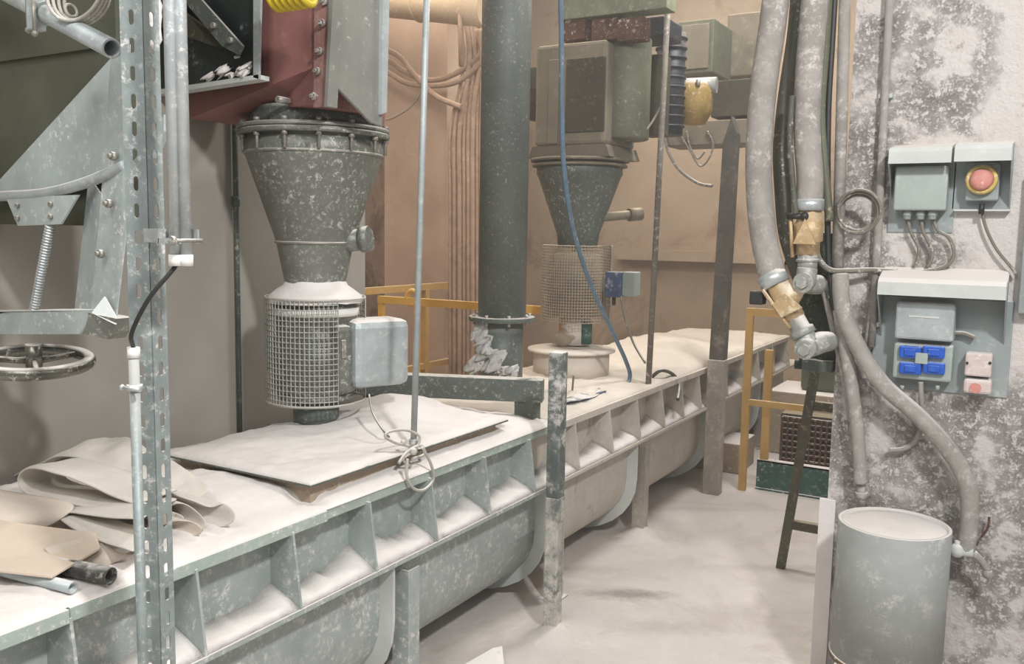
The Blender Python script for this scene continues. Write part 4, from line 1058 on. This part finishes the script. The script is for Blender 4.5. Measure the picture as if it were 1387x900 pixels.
# debris on the floor
mb = MB().prism([at(612, 912, Z=.0), at(667, 880, Z=.055), at(680, 877, Z=.055), at(684, 912, Z=.0)], V(.0, .0, .005))
mb.prism([at(667, 880, Z=.055), at(680, 877, Z=.055), at(668, 884, Z=.0)+V(0, .05, 0)], V(.0, .004, .0))
tag(mb.build('sheet_scrap', M['frame']), 'bent scrap of grey sheet metal on the floor, front centre', 'scrap')
def hb(x, y):
    e = min((x+1.9)/.15, (-1.35-x)/.15, (y-2.95)/.15, (3.6-y)/.15); e = max(0, min(1, e))
    return (.001+.05*gau(x, y, -1.66, 3.23, .09, .12)+.012*max(0, nse(x, y, 6)))*e
tag(heap_grid(-1.9, -1.35, 2.95, 3.6, 40, 40, hb, -.002).build('powder_heap', M['floor']), 'low powder heap round the foot of the short green post', 'dust', kind='stuff')
def hb2(x, y):
    e = min((x+2.0)/.15, (-1.55-x)/.15, (y-4.3)/.15, (4.95-y)/.15); e = max(0, min(1, e))
    return (.001+.06*gau(x, y, -1.86, 4.6, .11, .11)+.012*max(0, nse(x, y, 6)))*e
tag(heap_grid(-2.0, -1.55, 4.3, 4.95, 30, 40, hb2, -.002).build('powder_heap', M['floor']), 'low powder heap round the thin white trough leg', 'dust', kind='stuff')
# ================================================================== BIG HOSES BY THE PILLAR
def px_tube(pts, r, Y, seg=16, smooth=8, **k):
    return MB().tube([at(p[0], p[1], Y=(p[2] if len(p) > 2 else Y)) for p in pts], r, seg, smooth, **k)
h1_ = thing('rubber_hose', tuple(at(1045, 378, Y=3.3)), 'thick dusty hose with yellowish coupling, the leftmost and lower one', 'hose')
px_tube([(1058, -60), (1047, 30), (1034, 120), (1028, 200), (1029, 270), (1036, 330), (1048, 380)], .048, 3.3, 24).build('tube', M['hose'], h1_)
a, b = at(1042, 366, Y=3.3), at(1052, 392, Y=3.3)
dd = (at(1095, 465, Y=3.3)-at(1048, 380, Y=3.3)).normalized(); c0 = at(1048, 380, Y=3.3)
MB().tube([c0-dd*.03, c0+dd*.02], .054, 24).build('hose_clip', M['galv'], h1_)
cp = MB().tube([c0+dd*.02, c0+dd*.07, c0+dd*.075, c0+dd*.11, c0+dd*.115, c0+dd*.16], [.045, .045, .052, .052, .040, .040], 6).build('coupling', M['brass'], h1_)
MB().prism([c0+dd*.05+V(.03, -.05, .0), c0+dd*.13+V(.05, -.045, .02), c0+dd*.13+V(-.02, -.045, -.02), c0+dd*.10+V(-.04, -.045, .0)], (0, -.01, 0)).tube([c0+dd*.04+V(-.05, -.04, .0), c0+dd*.20+V(-.03, -.03, -.0)], .007, 8).build('lever', M['brass'], cp)
MB().tube([c0+dd*.16, c0+dd*.20, c0+dd*.205, c0+dd*.23], [.036, .036, .046, .046], 20).build('ferrule', M['silver'], h1_)
e = c0+dd*.27
MB().tube([e-dd*.045, e, e+V(.03, .03, .01), e+V(.05, .09, .01)], [.038, .040, .040, .036], 18, 4).tube([e+V(-.005, -.062, -.01), e+V(0, 0, 0)], .036, 20).tube([e+V(-.006, -.074, -.01), e+V(-.005, -.06, -.01)], .022, 6).build('elbow', M['silver'], h1_)
p = at(1036, 402, Y=3.3); MB().box(p+V(-.05, -.03, -.03), p+V(.0, .03, .02), .006, None).tube([p+V(-.01, 0, 0), c0+dd*.06], .012, 8).build('lock_handle', M['rubber'], h1_)

h2_ = thing('rubber_hose', tuple(at(1094, 280, Y=3.32)), 'thick dusty hose with yellowish coupling, the higher one nearer the pillar', 'hose')
px_tube([(1110, -60), (1101, 30), (1095, 110), (1093, 180), (1097, 240), (1096, 280)], .047, 3.34, 24).build('tube', M['hose'], h2_)
c0 = at(1096, 278, Y=3.34); dd = (at(1093, 385, Y=3.34)-c0).normalized()
MB().tube([c0-dd*.02, c0+dd*.02], .052, 24).build('hose_clip', M['galv'], h2_)
cp = MB().tube([c0+dd*.02, c0+dd*.06, c0+dd*.065, c0+dd*.13, c0+dd*.135, c0+dd*.18], [.045, .045, .052, .052, .042, .042], 6).build('coupling', M['brass'], h2_)
MB().prism([c0+dd*.05+V(.0, -.055, .0), c0+dd*.14+V(.04, -.055, .0), c0+dd*.14+V(-.04, -.055, .0)], (0, -.008, 0)).tube([c0+dd*.03+V(-.06, -.03, 0), c0+dd*.19+V(-.05, -.02, 0)], .007, 8).build('lever', M['brass'], cp)
MB().tube([c0+dd*.18, c0+dd*.24], [.036, .034], 20).torus(c0+dd*.20, .036, .006, dd, 24, 8).build('ferrule', M['silver'], h2_)
e = c0+dd*.28
MB().tube([e-dd*.05, e, e+V(.03, .06, -.01)], [.036, .038, .036], 18, 4).tube([e+V(-.005, -.05, -.0), e], .036, 20).tube([e+V(-.006, -.062, -.0), e+V(-.005, -.05, 0)], .022, 6).build('elbow', M['silver'], h2_)
p = at(1078, 293, Y=3.3); MB().tube([p+V(-.03, 0, 0), p+V(.03, 0, 0)], .011, 8).ico(p+V(.03, 0, 0), .016, 2).build('lock_handle', M['rubber'], h2_)

# dark hose and slim pipes between
o = px_tube([(1086, -60), (1078, 40), (1065, 130), (1058, 200), (1060, 260), (1066, 320), (1085, 380)], .030, 3.42, 16).build('dark_hose', M['hosed'])
tag(o, 'dark olive hose between the two thick dusty hoses', 'hose')
o = px_tube([(1073, 130), (1070, 190), (1074, 250), (1078, 290)], .011, 3.30, 10).build('thin_tube', M['hosed'])
tag(o, 'thin olive tube left of the higher thick hose', 'tube')
o = px_tube([(1125, -60), (1118, 60), (1112, 150), (1116, 220), (1124, 300)], .016, 3.40, 12).build('thin_tube', M['hazg'])
tag(o, 'olive tube curving just right of the higher thick hose', 'tube')
o = px_tube([(1134, -60), (1127, 60), (1122, 150), (1121, 250), (1122, 350), (1130, 420)], .011, 3.42, 12).build('black_hose', M['rubber'])
tag(o, 'black hose running down beside the tall pale pipe', 'hose')
p0 = at(1134, 378, Y=3.44); p1 = at(1146, -60, Y=3.44)
o = MB().tube([p1, p0], .021, 20).build('tall_pipe', M['hose'])
tag(o, 'tall straight pale grey pipe along the pillar edge', 'pipe')
# broad pale hose that bends to the drum valve
o = px_tube([(1138, 372, 3.42), (1142, 420, 3.40), (1162, 470, 3.40), (1195, 520, 3.40), (1245, 565, 3.40), (1285, 610, 3.40), (1310, 655, 3.40), (1313, 700, 3.40), (1308, 745, 3.4)], .030, 3.40, 20).build('bent_hose', M['hose'])
tag(o, 'broad pale hose bending across the wall from pillar edge to drum', 'hose')
o = px_tube([(1131, 372, 3.44), (1138, 430, 3.43), (1150, 500, 3.43), (1160, 570, 3.43), (1164, 620, 3.43), (1166, 655, 3.43)], .024, 3.43, 16).build('straight_hose', M['hose'])
tag(o, 'pale hose dropping straight down the pillar edge behind the bent hose', 'hose')
o = px_tube([(1112, 380, 3.45), (1124, 430, 3.45), (1140, 500, 3.455), (1152, 570, 3.46)], .010, 3.45, 10).build('thin_cable', M['hose'])
tag(o, 'thin pale cable down the pillar edge left of the pale hoses', 'cable')
# valve fitting where the straight hose ends
vf2 = thing('hose_fitting', tuple(at(1166, 680, Y=3.44)), 'small dusty fitting at the end of the straight hose above the drum', 'fitting')
a = at(1166, 652, Y=3.44); b = at(1168, 690, Y=3.44); MB().tube([a, b], .016, 12).tube([a.lerp(b, .4), a.lerp(b, .6)], .024, 6).build('body', M['hose'], vf2)
# slim conduit on the wall with thin dark side
p0 = at(1180, 470, Y=3.475); p1 = at(1210, -60, Y=3.475)
t = thing('wall_conduit', tuple(p0), 'slim grey conduit rising up the wall left of the enclosures', 'conduit')
p1 = at(1208, -60, Y=3.47)
MB().tube([p0, at(1190, 300, Y=3.475), p1], .014, 14).build('tube', M['hose'], t)
MB().tube([at(1171, 472, Y=3.475), at(1186, 385, Y=3.475)], .009, 10).build('side_tube', M['hose'], t)
for py in (130, 440):
    p = at(1206-(py)*.055, py, Y=3.475); MB().box(p+V(-.024, 0, -.008), p+V(.024, .024, .008), .002).build('saddle', M['galvp'], t)
# coil of cable at the wall
mb = MB(); c = at(1161, 290, Y=3.41)
for k in range(4): mb.torus(c+V(.003*k, -.006*k, .004*k), .068+.006*(k % 2), .0055, (.1, 1, .1*k-.1), 40, 8)
tag(mb.build('cable_coil', M['cabled']), 'coil of grey cable hanging by the slim wall conduit', 'cable')
# horizontal cable run
mb = MB()
o = px_tube([(1105, 330, 3.42), (1110, 352, 3.40), (1125, 366, 3.40), (1150, 367, 3.43), (1180, 366, 3.45), (1215, 368, 3.47)], .010, 3.45, 10).build('cable_run', M['cabled'])
tag(o, 'dusty cable running level from the higher hose to the slim conduit', 'cable')

# dark manifold behind the couplings
mf = thing('valve_manifold', tuple(at(1110, 490, Y=3.5)), 'dark dirty valve manifold behind the hose couplings', 'manifold')
mb = MB()
for (x, y, Y, r, sc) in [(1112, 425, 3.62, .09, (.9, .6, 1.3)), (1108, 350, 3.66, .07, (.8, .6, 1.6)), (1118, 480, 3.6, .07, (1.1, .6, .7)), (1075, 330, 3.6, .035, (.8, .6, 2.2))]:
    mb.ico(at(x, y, Y=Y), r, 4, sc)
for v in mb.bm.verts: v.co += V(1, .7, 1)*.03*noise.fractal(v.co*14, .8, 2, 4)
mb.build('body', M['valveg'], mf)
for (x, y) in [(1098, 495), (1122, 495)]:
    a = at(x, y, Y=3.6); MB().tube([a+V(-.06, 0, 0), a+V(.06, 0, 0)], .02, 12).build('stub', M['valveg'], mf)
a, b = at(1090, 500, Y=3.58), at(1132, 488, Y=3.58)
MB().box((a.x, 3.52, a.z), (b.x, 3.66, b.z), .004).build('bracket', M['dark'], mf)

# ================================================================== ENCLOSURES ON THE RIGHT WALL
WY = 3.5
def wbox(mb, x0, y0, x1, y1, d0, d1, bev=.003):
    """box on the wall between photo points, from depth d0 to d1 in front of the wall"""
    a = at(x0, y0, Y=WY-d1); b = at(x1, y1, Y=WY-d1)
    xa, xb = a.x, b.x; za, zb = a.z, b.z
    return mb.box((xa, WY-d1, zb), (xb, WY-d0, za), bev)
ub_ = thing('junction_box', tuple(at(1250, 300, Y=3.5)), 'grey terminal box with three cable glands under a dusty hood, left of the button', 'box')
wbox(MB(), 1207, 222, 1290, 316, 0, .006).build('backplate', M['plate'], ub_)
wbox(MB(), 1213, 226, 1281, 285, .006, .075, .006).build('casing', M['boxg'], ub_)
a = at(1203, 222, Y=WY-.13); b = at(1291, 220, Y=WY-.13)
MB().prism([V(a.x, WY, a.z+.075), V(a.x, WY-.12, a.z+.055), V(a.x, WY-.13, a.z+.04), V(a.x, WY-.13, a.z), V(a.x, WY-.125, a.z), V(a.x, WY-.12, a.z+.045), V(a.x, WY, a.z+.065)], (b.x-a.x-.006, 0, 0)).build('hood', M['hood'], ub_)
MB().prism([V(a.x, WY, a.z+.075), V(a.x, WY-.12, a.z+.055), V(a.x, WY-.13, a.z), V(a.x, WY, a.z-.12)], (.003, 0, 0)).build('side_cheek', M['plate'], ub_)
for x in (1229, 1247, 1263):
    p = at(x, 289, Y=WY-.04); gq = MB().tube([p+V(0, 0, -.022), p+V(0, 0, .01)], .013, 12).tube([p+V(0, 0, -.010), p+V(0, 0, .004)], .017, 6).build('cable_gland', M['boxg'], ub_)
for i, pts in enumerate([[(1229, 296), (1234, 315), (1244, 335), (1243, 350), (1240, 360)], [(1247, 296), (1251, 315), (1261, 335), (1262, 350), (1256, 362)], [(1264, 296), (1270, 312), (1285, 322), (1292, 342), (1285, 358), (1262, 366), (1225, 370), (1190, 366)]]):
    o = px_tube(pts, .006, WY-.03, 10).build('gland_cable', M['cabled'])
    tag(o, ('left of the three dark cables out of the terminal box', 'middle of the three dark cables out of the terminal box', 'right of the three dark cables, looping back along the wall')[i], 'cable')

eb = thing('emergency_button', tuple(at(1330, 285, Y=3.5)), 'dull red mushroom button in a yellow ring on a hooded backplate', 'button')
wbox(MB(), 1293, 216, 1368, 284, 0, .006).build('backplate', M['plate'], eb)
a = at(1292, 219, Y=WY-.13); b = at(1370, 214, Y=WY-.13)
MB().prism([V(a.x, WY, a.z+.075), V(a.x, WY-.12, a.z+.055), V(a.x, WY-.13, a.z+.04), V(a.x, WY-.13, a.z), V(a.x, WY-.125, a.z), V(a.x, WY-.12, a.z+.045), V(a.x, WY, a.z+.065)], (b.x-a.x, 0, 0)).build('hood', M['hood'], eb)
MB().prism([V(b.x, WY, a.z+.075), V(b.x, WY-.12, a.z+.055), V(b.x, WY-.13, a.z), V(b.x, WY, a.z-.16)], (.003, 0, 0)).build('side_cheek', M['plate'], eb)
p = at(1292, 286, Y=WY-.03); q2 = at(1368, 286, Y=WY-.03)
MB().box((p.x, WY-.035, p.z), (q2.x, WY, p.z+.006)).build('bottom_lip', M['hood'], eb)
wbox(MB(), 1310, 222, 1352, 272, .006, .05, .006).build('casing', M['plate'], eb)
c = at(1330, 244, Y=WY-.05)
MB().lathe((0, 0, 0), [(.036, 0), (.050, 0), (.050, .020), (.046, .028), (.036, .028), (.036, 0)], 32, Matrix.Translation(c) @ Matrix.Rotation(PI/2, 4, 'X')).build('ring', M['yring'], eb)
MB().lathe((0, 0, 0), [(0, 0), (.020, 0), (.020, .02), (.034, .024), (.036, .034), (.030, .044), (.015, .050), (0, .051)], 32, Matrix.Translation(c) @ Matrix.Rotation(PI/2, 4, 'X')).build('mushroom_head', M['rose'], eb)
p = at(1330, 278, Y=WY-.04); MB().tube([p+V(0, 0, -.03), p+V(0, 0, .005)], .009, 10).build('cable_gland', M['rubber'], eb)
o = px_tube([(1330, 286), (1336, 310), (1350, 338), (1372, 365), (1376, 372)], .005, WY-.03, 10).build('thin_cable', M['cabled'])
tag(o, 'thin dark cable from the mushroom button down to the right', 'cable')
ce = thing('grey_cabinet', tuple(at(1385, 428, Y=3.5)), 'edge of a blue-grey cabinet at the right border', 'cabinet')
mb = MB(); a = at(1378, 425, Y=WY-.05); b = at(1379, 232, Y=WY-.05)
mb.box((a.x, WY-.05, a.z), (a.x+.30, WY, b.z), .004).build('casing', M['plate'], ce)
mb = MB().box((a.x+.02, WY-.056, a.z+.02), (a.x+.28, WY-.05, b.z-.02), .002).build('door', M['plate'], ce)

# lower socket station
ss = thing('socket_station', tuple(at(1275, 540, Y=3.5)), 'hooded grey backplate carrying blue power sockets on the right wall', 'socket panel')
wbox(MB(), 1186, 400, 1364, 540, 0, .008).build('backplate', M['plate'], ss)
a = at(1188, 399, Y=WY-.15); b = at(1362, 405, Y=WY-.15)
MB().prism([V(a.x, WY, a.z+.095), V(a.x, WY-.13, a.z+.06), V(a.x, WY-.15, a.z+.045), V(a.x, WY-.15, a.z), V(a.x, WY-.145, a.z), V(a.x, WY-.14, a.z+.04), V(a.x, WY, a.z+.085)], (b.x-a.x, 0, 0)).build('hood', M['hood'], ss)
for xx in (a.x, b.x):
    MB().prism([V(xx, WY, a.z+.09), V(xx, WY-.13, a.z+.058), V(xx, WY-.15, a.z), V(xx, WY, a.z-.17)], (.003, 0, 0)).build('side_cheek', M['plate'], ss)
en = thing('socket_enclosure', tuple(at(1250, 520, Y=3.45)), 'grey socket enclosure with four blue outlets and a dusty upper flap', 'socket box')
wbox(MB(), 1211, 464, 1288, 519, .008, .07, .008).build('casing', M['boxg'], en)
up = wbox(MB(), 1214, 409, 1291, 464, .008, .095, .008).build('upper_flap', M['galvp'], en)
wbox(MB(), 1231, 427, 1272, 432, .0955, .097, 0).build('label_strip', M['white'], up)
for k, (x0, x1) in enumerate(((1218, 1247), (1250, 1279))):
    for (y0_, y1_) in ((468, 487), (490, 509)):
        b_ = wbox(MB(), x0, y0_, x1, y1_, .07, .09, .006).build('blue_outlet', M['blue'], en)
        b2 = wbox(MB(), x0+7, y0_+5, x1-7, y1_-4, .09, .096, .002).build('outlet_lid', M['blue'], b_)
wbox(MB(), 1240, 478, 1256, 494, .09, .0935, .002).build('centre_plate', M['boxg'], en)
for x in (1222, 1270):
    p = at(x, 523, Y=WY-.05); MB().tube([p, p+V(0, 0, -.014)], .007, 8).build('foot_screw', M['boxg'], en)
o = px_tube([(1247, 518, 3.44), (1248, 545, 3.44), (1249, 575, 3.46), (1240, 597, 3.47), (1225, 608, 3.47), (1205, 610, 3.475)], .009, 3.46, 10).build('white_cable', M['hose'])
tag(o, 'pale cable from the socket enclosure down behind the bent hose', 'cable')
o = px_tube([(1291, 452), (1305, 452), (1320, 458)], .008, WY-.03, 10).build('short_cable', M['cabled'])
tag(o, 'short dusty cable out of the right of the upper flap', 'cable')
ps = thing('plug_socket', tuple(at(1325, 540, Y=3.45)), 'pinkish dusty plug box with flap, lower right of the socket station', 'socket')
wbox(MB(), 1308, 478, 1342, 512, .008, .07, .006).build('upper_casing', M['pinkbox'], ps)
wbox(MB(), 1305, 514, 1342, 536, .008, .09, .01).build('flap', M['pinkbox'], ps)
c = at(1321, 526, Y=WY-.095); MB().tube([c, c+V(0, .02, 0)], .018, 16).build('pin_ring', M['rose'], ps)
for x in (1310, 1341):
    p = at(x, 492, Y=WY-.07); MB().tube([p+V(0, -.004, 0), p], .005, 8).build('screw', M['rubber'], ps)

# ================================================================== DRUM ON ITS STAND
DX, DY = -.365, 3.27
dm = thing('metal_drum', (DX, DY, .215), 'grey cylindrical drum streaked with white powder against the right wall', 'drum')
rD = .184; zb, zt_ = .225, .718
MB().lathe((DX, DY, 0), [(0, zb), (rD, zb), (rD, zt_-.002), (rD-.004, zt_), (rD-.012, zt_), (rD-.014, zt_-.012), (0, zt_-.006)], 56).build('shell', M['drum'], dm)
def dome():
    mb = MB(); mb.lathe((DX, DY, 0), [(rD-.016, zt_-.011), (rD-.03, zt_-.003), (rD*.5, zt_+.006), (.0005, zt_+.010)], 48); return mb
dome().build('powder_top', M['dust'], dm)
MB().lathe((DX, DY, 0), [(rD, zb-.006), (rD+.006, zb-.006), (rD+.006, zb+.01), (rD, zb+.01)], 56).build('bottom_rim', M['wood'], dm)
st = thing('drum_stand', (DX, DY, 0), 'low wooden block stand carrying the grey drum', 'stand')
MB().box((DX-.15, DY-.15, .0), (DX+.15, DY+.15, .218), .005).build('block', M['wood'], st)
# valve right of the drum
vl = thing('ball_valve', tuple(at(1300, 750, Y=3.38)), 'dusty white valve with lever between drum and bent hose', 'valve')
c = at(1296, 746, Y=3.38)
MB().ico(c, .026, 2).tube([c+V(-.05, 0, 0), c+V(.05, .01, 0)], .018, 14).tube([c+V(.0, 0, 0), c+V(.0, 0, .035)], .009, 8).build('body', M['hood'], vl)
MB().tube([c+V(-.045, 0, .0), c+V(-.05, 0, -.05), c+V(-.05, .0, -.12)], .022, 12, 4).build('drop_pipe', M['hose'], vl)
MB().tube([c+V(.05, .01, 0), c+V(.08, .015, -.03), c+V(.10, .02, -.06)], .012, 10, 4).ico(c+V(.10, .02, -.07), .018, 2).build('lever', M['hose'], vl)
o = px_tube([(1340, 700), (1338, 715), (1330, 728)], .004, 3.46, 8).build('wire_hook', M['rust'])
tag(o, 'small rusty bent wire on the wall right of the bent hose', 'wire')

# fine dust hanging in the hall air
hz = MB().box((-5.28, 1.6, .01), (2.0, 8.98, 4.9)).build('dust_haze', M['dust'])
m = bpy.data.materials.new('air_dust'); m.use_nodes = True
m.node_tree.nodes.remove(m.node_tree.nodes['Principled BSDF'])
vs_ = m.node_tree.nodes.new('ShaderNodeVolumeScatter'); vs_.inputs['Color'].default_value = (1, .97, .93, 1); vs_.inputs['Density'].default_value = .022; vs_.inputs['Anisotropy'].default_value = .2
m.node_tree.links.new(vs_.outputs[0], m.node_tree.nodes['Material Output'].inputs['Volume'])
hz.data.materials[0] = m
tag(hz, 'thin pale dust haze hanging in the air of the hall', 'haze', kind='stuff')

# clean helper properties
for o in bpy.data.objects:
    if '_w' in o.keys(): del o['_w']
